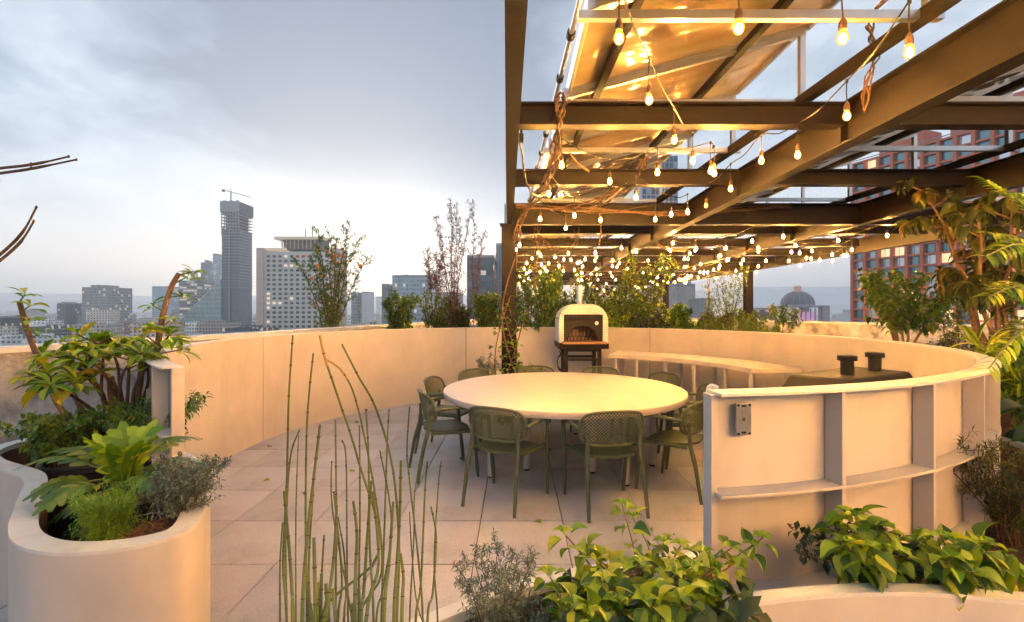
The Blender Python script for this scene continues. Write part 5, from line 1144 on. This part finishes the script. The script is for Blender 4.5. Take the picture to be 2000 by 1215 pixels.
    t = thing('broad_dark_plant', 'very dark plant with big smooth leaves pressed against the right side of the round wall', 'plant', (3.75, 3.3, .0)); ms = big.mesh('leaf', M_L['dark'], True); st = MB(); rng = random.Random(9)
    for i, (px, py, dx, dz) in enumerate([(2010,800,-1,.2),(2020,860,-1,-.1),(2030,900,-1,-.1),(2040,850,-.8,.1),(1990,900,-.6,-.6),(2060,930,-1,-.3),(2000,960,-.5,-.7),(2070,800,-1,.3),(2080,880,-1,0),(2050,980,-.9,-.5),(2060,760,-.8,.5),(2010,930,-.9,-.5)]):
        p = W(px, py, 3.0+rng.uniform(0,.35))-Vector((3.75,3.3,0)); st.tube(catmull([(0,0,0), (p.x*.4+.1, p.y*.4, p.z*.7), p], 5), .008, 5); inst('leaf', ms, t, orient(p, Vector((dx,-.3,dz)), rng.uniform(-.5,.5), rng.uniform(.8,1.15)))
    st.build('stem', M_green_stem, t)
    shrub('rosemary_bush', 'spiky green-grey rosemary bush at the right edge below the dark leaves', 'shrub', (2.45, 2.35, .35), .62, .72, 15, leaf_mb(.042,.006,.15,.1,2,'lance'), M_L['olive'], 26, 45, bare=.3, tw_per=14, tw_len=.16, r0=.005, spread=.72, lean=(-.12,0))
    shrub('yellow_green_cane_plant', 'upright striped yellow-green leaves behind the wall rim at the right edge', 'plant', (4.15, 3.9, .3), 1.05, .9, 14, leaf_mb(.30,.035,.35,.2,5,'lance'), M_L['bright'], 5, 46, bare=.4, tw_per=3, tw_len=.2, r0=.006, stem=M_green_stem, spread=.5, objs=True)
    lod = leaf_mb(.19, .075, .8, .3, 5, 'lance', 2)
    shrub('drooping_tree', 'tree with long drooping olive leaves filling the upper right edge', 'tree', (4.75, 4.75, .5), 2.35, 1.9, 5, lod, M_L['olive'], 11, 47, bare=.5, tw_per=13, tw_len=.42, r0=.035, stem=M_bark, spread=.6, droop=.7, objs=True, maxobj=290, clump=True, lean=(-.2,0))
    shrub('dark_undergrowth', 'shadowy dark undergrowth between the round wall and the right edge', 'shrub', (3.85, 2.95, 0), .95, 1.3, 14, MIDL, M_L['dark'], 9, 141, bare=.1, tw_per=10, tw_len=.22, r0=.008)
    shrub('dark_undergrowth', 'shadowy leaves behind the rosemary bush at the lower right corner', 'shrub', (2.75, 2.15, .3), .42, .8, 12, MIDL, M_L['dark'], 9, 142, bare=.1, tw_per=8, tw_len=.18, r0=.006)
    shrub('leafy_shrub', 'mid green shrub at the right edge above the big dark leaves', 'shrub', (4.35, 3.9, .1), 1.35, 1.2, 10, MIDL, M_L['mid'], 9, 143, bare=.2, tw_per=14, tw_len=.25, r0=.01)
    # palm / bamboo fronds close to the right edge
    t = thing('frond_palm', 'yellow-green palm fronds reaching in from the right edge close to the camera', 'palm', (3.0, 2.1, .2)); o = Vector((3.0, 2.1, .2)); rng = random.Random(15); lf = [leaf_mb(.11, .020, .35, .15, 5, 'lance', 1).mesh('leaflet', M_L['lime'], True), leaf_mb(.11, .020, .35, .15, 5, 'lance', 1).mesh('leaflet', M_L['bright'], True)]
    MB().tube(catmull([(0,0,0),(-.04,.02,.6),(.02,0,1.2),(.05,.05,1.75)], 4), .022, 8).build('trunk', M_bark, t, smooth=True)
    for i, (a, b, c, D) in enumerate([((2050,600),(2010,420),(1925,352),2.2), ((2060,640),(2030,490),(1930,455),2.25), ((2060,700),(2010,640),(1950,690),2.3), ((2060,560),(2000,480),(1925,500),2.0), ((2080,700),(2010,640),(1930,720),2.2), ((2080,500),(2040,400),(1975,375),2.1), ((2090,800),(2040,640),(1960,560),2.3), ((2060,620),(2000,560),(1930,580),2.15)]):
        fr = thing_part('frond', t); P = catmull([W(*a, D)-o, W(*b, D-.05)-o, W(*c, D-.15)-o], 10); k = len(P)
        MB_r = MB().tube([Vector((.05,.05,1.6))]+P, [.008]+[.007*(1-.7*j/k) for j in range(k)], 5); fr.data = MB_r.mesh('frond', M_green_stem, True)
        for j in range(3, k):
            ax = (P[j]-P[j-1]).normalized()
            for sd in (-1, 1):
                s = ax.cross(Vector((0,-.5,.8))).normalized()*sd; d = (s*1.0+ax*.75+Vector((0,0,-.18))).normalized(); inst('leaflet', lf[i % 2], fr, orient(P[j], d, rng.uniform(-.3,.3), rng.uniform(.8,1.1)*(1.15-.55*j/k)))
    # ---- trees and shrubs behind the round wall ---------------------------
    def atpx(px, D, z): return ((px-VX)/F*D, D, z)
    T = shrub
    T('small_ficus_tree', 'small round-headed tree with a pale trunk in front of the red building', 'tree', atpx(1765, 6.6, .6), 1.58, 2.1, 7, leaf_mb(.12,.06,.5,.25,4), M_L['mid'], 9, 51, bare=.5, tw_per=20, tw_len=.36, r0=.022, stem=M_bark, spread=.8, droop=.25, wob=.03, objs=False)
    T('slender_shrub', 'slender dark shrub between the round-headed tree and the drooping tree', 'shrub', atpx(1868, 6.6, .6), 1.45, .72, 3, SMALL, M_L['mid'], 12, 52, bare=.35, tw_per=26, tw_len=.22, r0=.012, spread=.8)
    T('slender_shrub', 'low dark bush at the foot of the slender shrub', 'shrub', atpx(1862, 6.0, .6), .62, .50, 5, leaf_mb(.07,.022,.3,.2,3,'lance'), M_L['dark'], 10, 53, bare=.35, tw_per=14, tw_len=.14, r0=.008, spread=.8)
    T('cut_trunk_tree', 'branching light brown trunk rising at the right edge behind the rim', 'tree', atpx(1965, 4.7, .5), 1.5, .5, 3, leaf_mb(.12,.05,.5,.25,4), M_L['mid'], 5, 54, bare=.7, tw_per=8, tw_len=.2, r0=.038, stem=M_bark, spread=.8, wob=.06)
    T('flowering_shrub', 'tall shrub with orange flowers in front of the hotel', 'shrub', atpx(645, 8.6, .5), 2.55, 1.7, 10, leaf_mb(.058,.030,.3,.2,3), M_L['mid'], 11, 55, bare=.25, tw_per=34, tw_len=.27, r0=.016, spread=.8, wob=.035)
    fl = bpy.data.objects[-1] if False else None
    T('leafy_shrub', 'round dark green shrub left of the russet stems, beside the post', 'shrub', atpx(782, 8.95, .7), 1.25, .8, 6, leaf_mb(.10,.05,.5,.25,4), M_L['mid'], 9, 56, bare=.2, tw_per=26, tw_len=.2, r0=.014, spread=.8, droop=.3)
    T('leafy_shrub', 'lighter open shrub with pale thin trunks right of the round dark shrub', 'shrub', atpx(845, 9.2, .7), 1.3, 1.0, 5, leaf_mb(.08,.036,.4,.25,3), M_L['mid'], 7, 57, bare=.5, tw_per=14, tw_len=.22, r0=.016, spread=.8, stem=M_bark)
    T('airy_shrub', 'airy shrub with fine smoky grey leaves behind the open shrub', 'shrub', atpx(850, 9.6, .7), 2.15, .65, 5, SMALL, M_L['red'], 12, 58, bare=.62, tw_per=26, tw_len=.24, r0=.008, spread=.85)
    T('russet_bamboo', 'very tall thin stems with sparse russet leaves left of the pergola post', 'shrub', atpx(886, 9.1, .7), 3.0, .85, 7, leaf_mb(.07,.018,.3,.15,3,'lance'), M_L['red'], 9, 59, bare=.2, tw_per=34, tw_len=.17, r0=.011, spread=.75, wob=.03)
    T('russet_bamboo', 'thin dark-leaved stem leaning right, tallest beside the pergola post', 'shrub', atpx(918, 9.2, .7), 2.85, .35, 2, SMALL, M_L['red'], 9, 60, bare=.3, tw_per=34, tw_len=.15, r0=.011, spread=.75, lean=(.12,0))
    T('leafy_shrub', 'dark green bush directly left of the pergola post above the wall', 'shrub', atpx(945, 8.9, .7), 1.15, .85, 7, leaf_mb(.075,.045,.3,.25,3), M_L['mid'], 11, 61, bare=.15, tw_per=26, tw_len=.18, r0=.012, spread=.8)
    T('leafy_shrub', 'small dark bush under the russet stems', 'shrub', atpx(905, 8.9, .8), .75, .5, 5, leaf_mb(.09,.04,.5,.25,3), M_L['dark'], 8, 62, bare=.15, tw_per=13, tw_len=.14, r0=.01, spread=.8)
    T('spiky_grass', 'low tuft of narrow green leaves left of the small dark bush', 'grass tuft', atpx(860, 8.9, .8), .30, .55, 26, leaf_mb(.20,.014,.4,.1,4,'lance'), M_L['mid'], 5, 63, bare=.2, tw_per=2, tw_len=.08, r0=.003, stem=M_green_stem, spread=.4)
    T('lily_plant', 'small yellow-green leafy plant at the foot of the round dark shrub', 'plant', atpx(815, 8.9, .8), .36, .4, 8, MIDL, M_L['bright'], 6, 64, bare=.1, tw_per=5, tw_len=.1, r0=.004)
    T('drooping_leaf_shrub', 'shrub with hanging dark leaves left of the pizza oven', 'shrub', atpx(1068, 9.3, .7), 1.75, 1.05, 6, leaf_mb(.13,.045,.8,.25,4,'lance'), M_L['mid'], 10, 65, bare=.35, tw_per=26, tw_len=.24, r0=.014, spread=.7, droop=.7)
    T('leafy_shrub', 'green shrub between the post and the oven under the lights', 'shrub', atpx(1028, 9.0, .7), 1.7, .8, 7, MIDL, M_L['mid'], 10, 66, bare=.15, tw_per=16, tw_len=.16, r0=.01)
    T('grassy_palm', 'grassy fine-leaved green plant just right of the oven', 'plant', atpx(1215, 9.4, .75), .95, .95, 22, leaf_mb(.24,.022,.5,.15,4,'lance'), M_L['mid'], 6, 67, bare=.4, tw_per=4, tw_len=.18, r0=.005, stem=M_green_stem, spread=.6)
    T('leafy_tree', 'leafy tree reaching up into the bulbs right of the oven', 'tree', atpx(1262, 9.6, .75), 1.95, 1.6, 8, leaf_mb(.10,.05,.4,.25,3), M_L['mid'], 9, 68, bare=.35, tw_per=22, tw_len=.28, r0=.018, stem=M_bark)
    T('leafy_tree', 'second tree with darker foliage behind the grassy plant, touching the far bulbs', 'tree', atpx(1195, 10.4, .75), 1.7, 1.7, 8, leaf_mb(.10,.05,.4,.25,3), M_L['dark'], 9, 69, bare=.3, tw_per=20, tw_len=.28, r0=.016)
    T('round_bush', 'rounded dark bush right of the distant pergola post', 'bush', atpx(1328, 9.6, .75), .98, .7, 6, leaf_mb(.10,.055,.4,.25,3), M_L['mid'], 10, 70, bare=.35, tw_per=14, tw_len=.18, r0=.012)
    T('yellow_green_vine_shrub', 'thin yellow-green shrub between oven trees and the far post', 'shrub', atpx(1290, 9.0, .8), .95, .45, 4, MIDL, M_L['bright'], 7, 71, bare=.3, tw_per=10, tw_len=.15, r0=.008)  # yellow-green is the leaf colour
    T('open_shrub', 'open sparse-leaved tall shrub left of the right-hand pergola post', 'shrub', atpx(1422, 10.2, .75), 1.75, 1.2, 8, SMALL, M_L['mid'], 11, 72, bare=.25, tw_per=22, tw_len=.22, r0=.009)
    T('open_shrub', 'thin trailing stem hanging down between the far posts', 'vine', atpx(1386, 9.8, .8), 1.1, .3, 3, SMALL, M_L['mid'], 6, 73, bare=.3, tw_per=10, tw_len=.12, r0=.008)
    T('spreading_bush', 'feathery green bush at the foot of the right-hand pergola post', 'bush', atpx(1425, 9.2, .8), .62, 1.6, 30, leaf_mb(.09,.012,.2,.1,2,'lance'), M_L['mid'], 12, 74, bare=.1, tw_per=8, tw_len=.14, r0=.004)
    T('small_tree', 'small flat-topped tree in front of the dome', 'tree', atpx(1532, 9.0, .7), 1.1, .8, 3, MIDL, M_L['mid'], 9, 75, bare=.62, tw_per=12, tw_len=.24, r0=.010)
    T('leafy_tree', 'broad green tree between the oven flue and the far bulbs', 'tree', atpx(1120, 10.6, .7), 1.75, 1.9, 8, leaf_mb(.10,.045,.5,.25,3), M_L['mid'], 9, 161, bare=.2, tw_per=22, tw_len=.28, r0=.014)
    T('leafy_shrub', 'bushy shrub just left of the far pergola post', 'shrub', atpx(1275, 8.9, .78), .8, 1.1, 10, MIDL, M_L['dark'], 9, 162, bare=.1, tw_per=14, tw_len=.18, r0=.008)
    T('leafy_shrub', 'light green shrub right behind the oven hood', 'shrub', atpx(1190, 8.9, .78), .75, .9, 9, MIDL, M_L['bright'], 8, 163, bare=.1, tw_per=13, tw_len=.18, r0=.008)
    T('leafy_shrub', 'tangled shrub left of the oven, low against the wall rim', 'shrub', atpx(1050, 8.9, .8), .62, 1.0, 9, MIDL, M_L['mid'], 9, 164, bare=.1, tw_per=12, tw_len=.16, r0=.008)
    T('leafy_shrub', 'low green shrub between the two shrubs left of the post', 'shrub', atpx(868, 9.3, .8), .8, .9, 8, MIDL, M_L['mid'], 9, 165, bare=.1, tw_per=12, tw_len=.16, r0=.008)
    T('leafy_shrub', 'green shrub at the base of the russet stems', 'shrub', atpx(898, 9.3, .8), .95, .7, 8, MIDL, M_L['mid'], 9, 166, bare=.1, tw_per=14, tw_len=.16, r0=.008)
    for i, (px, D, H_, mt_, lb_) in enumerate(((975,9.3,1.2,'mid','bushy shrub half hidden behind the front post'), (1005,9.4,1.35,'mid','dense shrub directly right of the front post'), (1088,9.5,1.15,'dark','dark shrub rising behind the left shoulder of the oven'), (1175,9.6,1.3,'mid','green shrub behind the right shoulder of the oven'), (1235,9.2,1.05,'mid','thick shrub right of the grassy plant'), (1300,9.3,.7,'mid','low shrub in front of the far post'), (1352,9.4,.62,'mid','low shrub right of the rounded bush'), (1395,9.5,.8,'olive','thin olive shrub by the hanging cord of vine'), (1460,9.6,.85,'mid','vine-clad shrub wrapped round the right-hand post'), (1500,9.4,.5,'mid','low shrub right of the right-hand post'))):
        T('leafy_shrub', lb_, 'shrub', atpx(px, D, .75), H_, .85, 9, [MIDL, leaf_mb(.09,.035,.5,.25,3)][i % 2], M_L[mt_], 9, 200+i, bare=.08, tw_per=16, tw_len=.2, r0=.008)
    lobs = lobed_mb(.24, .20, 5, .35, .6, 2)
    for i, (px, D, H_) in enumerate(((1610, 7.4, .38), (1665, 7.0, .36), (1705, 6.7, .30))):
        rng = random.Random(80+i); t = thing('philodendron', ['split-leaf philodendron below the dome behind the wall rim', 'split-leaf philodendron left of the small round-headed tree', 'low split-leaf philodendron at the trunk of the round-headed tree'][i], 'plant', atpx(px, D, .66)); ms = lobs.mesh('leaf', M_L['mid'], True); st = MB()
        for k in range(13):
            a = k*2.4; p = Vector((cos(a)*.14, sin(a)*.14, H_*rng.uniform(.55,1))); st.tube([(0,0,0), p*.6+Vector((0,0,.08)), p], .005, 5); inst('leaf', ms, t, orient(p, Vector((cos(a), sin(a), .15)), rng.uniform(-.3,.3), rng.uniform(.7,1.1)))
        st.build('stem', M_green_stem, t)
    gc = [(1500,9.0),(1535,8.6),(1570,8.0),(1600,8.4),(1640,7.8),(1740,6.4),(1790,6.0),(1830,5.7),(1880,5.4),(1915,5.1),(1945,4.7),(1985,4.5),(1350,9.2),(1470,9.2)]
    adj = ['by the foot of the right-hand post', 'under the flat-topped tree', 'left of the philodendrons', 'below the dome', 'between the philodendrons', 'at the base of the round-headed tree', 'right of the round-headed tree', 'in front of the slender shrub', 'right of the slender shrub', 'where the wall rim turns', 'under the branching trunk', 'at the right edge', 'left of the feathery bush', 'hiding the base of the right-hand post']
    for i, (px, D) in enumerate(gc):
        T('ground_cover_plant', 'low green ground plant '+adj[i], 'plant', atpx(px, D, .64), .44, .8, 16, [leaf_mb(.09,.03,.3,.2,3,'lance'), MIDL, SMALL][i % 3], M_L[['mid','dark','mid','bright'][i % 4]], 8, 100+i, bare=.1, tw_per=7, tw_len=.14, r0=.004)
    # pots with plants by the post
    pot(-.42, 7.0, .01, .17, .36, 'black pot of a grey-leaved bush left of the pergola post'); pot(.12, 7.15, .01, .17, .34, 'black pot right of the pergola post')
    T('potted_bush', 'dusty grey-green potted bush left of the pergola post base', 'shrub', (-.42, 7.0, .33), .55, .55, 12, SMALL, M_L['gray'], 9, 130, bare=.1, tw_per=9, tw_len=.14, r0=.005)
    T('potted_plant', 'potted plant with lobed leaves right of the pergola post base', 'plant', (.12, 7.15, .33), .48, .75, 6, leaf_mb(.11,.045,.3,.2,4), M_L['mid'], 8, 131, bare=.6, tw_per=3, tw_len=.12, r0=.006)
    # climbing vine on the post
    t = thing('climbing_vine', 'leafy vine with twisted brown stems climbing the front pergola post', 'vine', (-.10, 6.66, 0)); rng = random.Random(18); P0 = Vector((-.10, 6.66, 0))
    for k in range(5):
        pts = [Vector((.15*sin(z*2.2+k*1.4)*(1 if z > .4 else .5)+(.06 if k % 2 else -.04), -.03+.10*cos(z*2+k), z)) for z in [i*.16 for i in range(int((2.7 if k < 3 else 1.8)/.16))]]
        MB().tube(catmull(pts, 3), rng.uniform(.006,.012), 6).build('stem', M_vine, t, smooth=True)
        lf = leaf_mb(.085,.06,.3,.2,4).mesh('leaf', M_L['bright' if k % 2 else 'mid'], True)
        for p in pts:
            if p.z < 1.9:
                for _ in range(4 if p.z < 1.5 else 2): a = rng.uniform(0, 6.3); inst('leaf', lf, t, orient(p+Vector((.05*cos(a), .04*sin(a), rng.uniform(-.06,.06))), Vector((cos(a), -abs(sin(a)), rng.uniform(-.6,.4))), rng.uniform(-.6,.6), rng.uniform(.6,1.15)))
    # dry vines along the beams
    def dryvine(label, pts, n, r, seed, spread=.03, leaves=0):
        rng = random.Random(seed); P = [Vector(p) for p in pts]; o = Vector((P[0].x, P[0].y, 0)); t = thing('dry_vine', label, 'vine', o)
        for k in range(n):
            q = [p-o+Vector((rng.uniform(-1,1), rng.uniform(-1,1), rng.uniform(-1,1)))*spread for p in P]; C_ = catmull(q, 6)
            C_ = [c+Vector((sin(i*1.3+k*2), cos(i*1.1+k), sin(i*.9+k*3)))*spread*.35 for i, c in enumerate(C_)]
            MB().tube(C_, r*rng.uniform(.6,1.1), 5).build('strand', M_vine, t, smooth=True)
    cz = CAM_Z
    dryvine('bundle of dry orange vines wound round the conduit left of the amber panels', [W(1098,190,3.45), W(1096,235,3.45), W(1088,290,4.0), W(1075,340,4.7), W(1050,385,5.6), W(1020,425,6.4), W(1008,470,6.7)], 7, .011, 1, .045)
    dryvine('dry vines lying along the deep third cross beam', [(.0,6.65,cz+1.44),(.7,6.66,cz+1.40),(1.4,6.66,cz+1.36),(2.1,6.66,cz+1.34),(2.9,6.66,cz+1.37),(3.8,6.66,cz+1.44)], 6, .008, 2, .03)
    dryvine('thick pale dry vine looping from the third beam up to the second', [W(1100,412,6.5), W(1150,400,6.2), W(1205,375,5.6), W(1245,345,5.2), W(1260,300,5.0)], 6, .012, 3, .05)
    dryvine('dry vine tendrils dangling from the purlin at the top right beside the bulbs', [W(1750,-20,2.6), W(1712,20,2.8), W(1702,60,2.9), W(1712,110,3.0), W(1695,170,3.2), W(1690,235,3.4)], 4, .006, 4, .025)
    dryvine('single dry stick hanging at an angle below the first beam', [W(1112,300,4.4), W(1130,322,4.4), W(1152,336,4.4)], 1, .012, 5, .004)
    dryvine('dry tendril hanging straight down left of the oven', [W(1172,430,6.7), W(1174,455,6.7), W(1170,480,6.7)], 2, .008, 6, .01)
    dryvine('vine strands hanging between distant beams above the oven', [W(1045,440,8.4), W(1052,475,8.5), W(1047,520,8.5), W(1043,560,8.6)], 3, .008, 7, .05)
    dryvine('dry vine snaking along the distant beams at the centre', [W(1275,470,9), W(1300,485,9), W(1330,488,9.2), W(1345,482,9.4)], 4, .010, 8, .04)
    dryvine('dry vine garland under the outer right beams', [W(1440,500,10.3), W(1500,470,9.6), W(1600,455,8.8), W(1690,445,8.2), W(1728,430,7.8)], 4, .010, 9, .05)
    dryvine('thin cord of vine hanging from the far beam down to the ground plants', [W(1385,545,10.4), W(1386,580,10.4), W(1382,610,10.2), W(1376,640,10)], 2, .009, 10, .03)
    dryvine('drooping vine loops behind the post under the fourth beam', [W(1048,445,7.6), W(1060,470,7.7), W(1085,485,7.8), W(1120,480,7.8), W(1128,450,7.7)], 3, .008, 11, .05)
    # power cable on the first beam
    t = MB().tube(catmull([W(1014,275,3.6), W(1020,300,3.7), W(1024,340,3.9), W(1034,370,4.1), W(1048,382,4.4), W(1075,378,5.0)], 5), .008, 6).build('power_cable', M_cable, None, smooth=True); tag(t, 'grey power cable looping from the clamp on the left beam', 'cable')
    t = MB().box((0,0,0), (.035,.05,.06)).box((0,0,.05), (.02,.03,.05)).build('beam_clamp', M_black, None, bevel=.004); t.location = W(1018, 270, 3.6); tag(t, 'black clamp fixed to the side of the left beam', 'clamp')
    # orange flowers
    rng = random.Random(3); bl = MB()
    for i in range(5): a = 2*pi*i/5; q = leaf_mb(.045,.035,-.2,.1,2); M = Matrix.Rotation(a, 3, 'Z')@Matrix.Rotation(.5, 3, 'X'); bl.add([M@Vector(v) for v in q.v], q.f)
    me = bl.mesh('flower', M_L['orange'], True)
    par = [ob for ob in col.objects if ob.name.startswith('flowering_shrub')][0]
    for px, py in ((583,502),(596,500),(657,482),(668,488),(655,503),(651,506),(663,500),(672,502),(622,520),(626,527),(676,512),(610,545),(690,535),(640,493),(645,560),(615,595),(705,520),(632,540),(660,515),(650,498)):
        p = W(px, py, 8.35+rng.uniform(0,.3)); inst('flower', me, par, Matrix.Translation(p-Vector(par.location))@Matrix.Rotation(1.2, 4, 'X')@Matrix.Rotation(rng.uniform(0,6), 4, 'Z')@Matrix.Scale(rng.uniform(.7,1.2), 4))
    # fallen leaves on the floor
    for i, (px, py, mt, lb) in enumerate(((524,877,M_mulch,'curled brown leaf on the tiles near the curved wall'), (527,942,M_L['yellow'],'flat yellow leaf on the tiles left of the reeds'), (592,966,M_twig,'tiny brown leaf between the reeds'), (683,926,M_L['lime'],'green leaf on the tiles behind the reeds'), (700,828,M_twig,'dark dry leaf on the tiles far behind the reeds'), (1070,872,M_twig,'dark curled leaf on the tiles under the table'), (898,901,M_twig,'dark curled leaf under the chair at the left'), (1056,1027,M_L['lime'],'small green leaf in front of the front chairs'), (430,915,M_L['yellow'],'yellow leaf against the foot of the curved wall'), (1068,882,M_twig,'dry twig scrap under the table centre'))):
        D = F*CAM_Z/(py-VY); o = leaf_mb(.07,.04,.6,.5,4,'ovate',i).build('fallen_leaf', mt, None, smooth=True); o.location = ((px-VX)/F*D, D, .016); o.rotation_euler = (.15, .1, i*1.9); tag(o, lb, 'fallen leaf')
def thing_part(name, parent):
    o = bpy.data.objects.new(name, bpy.data.meshes.new(name)); col.objects.link(o); o.parent = parent; return o
plants()
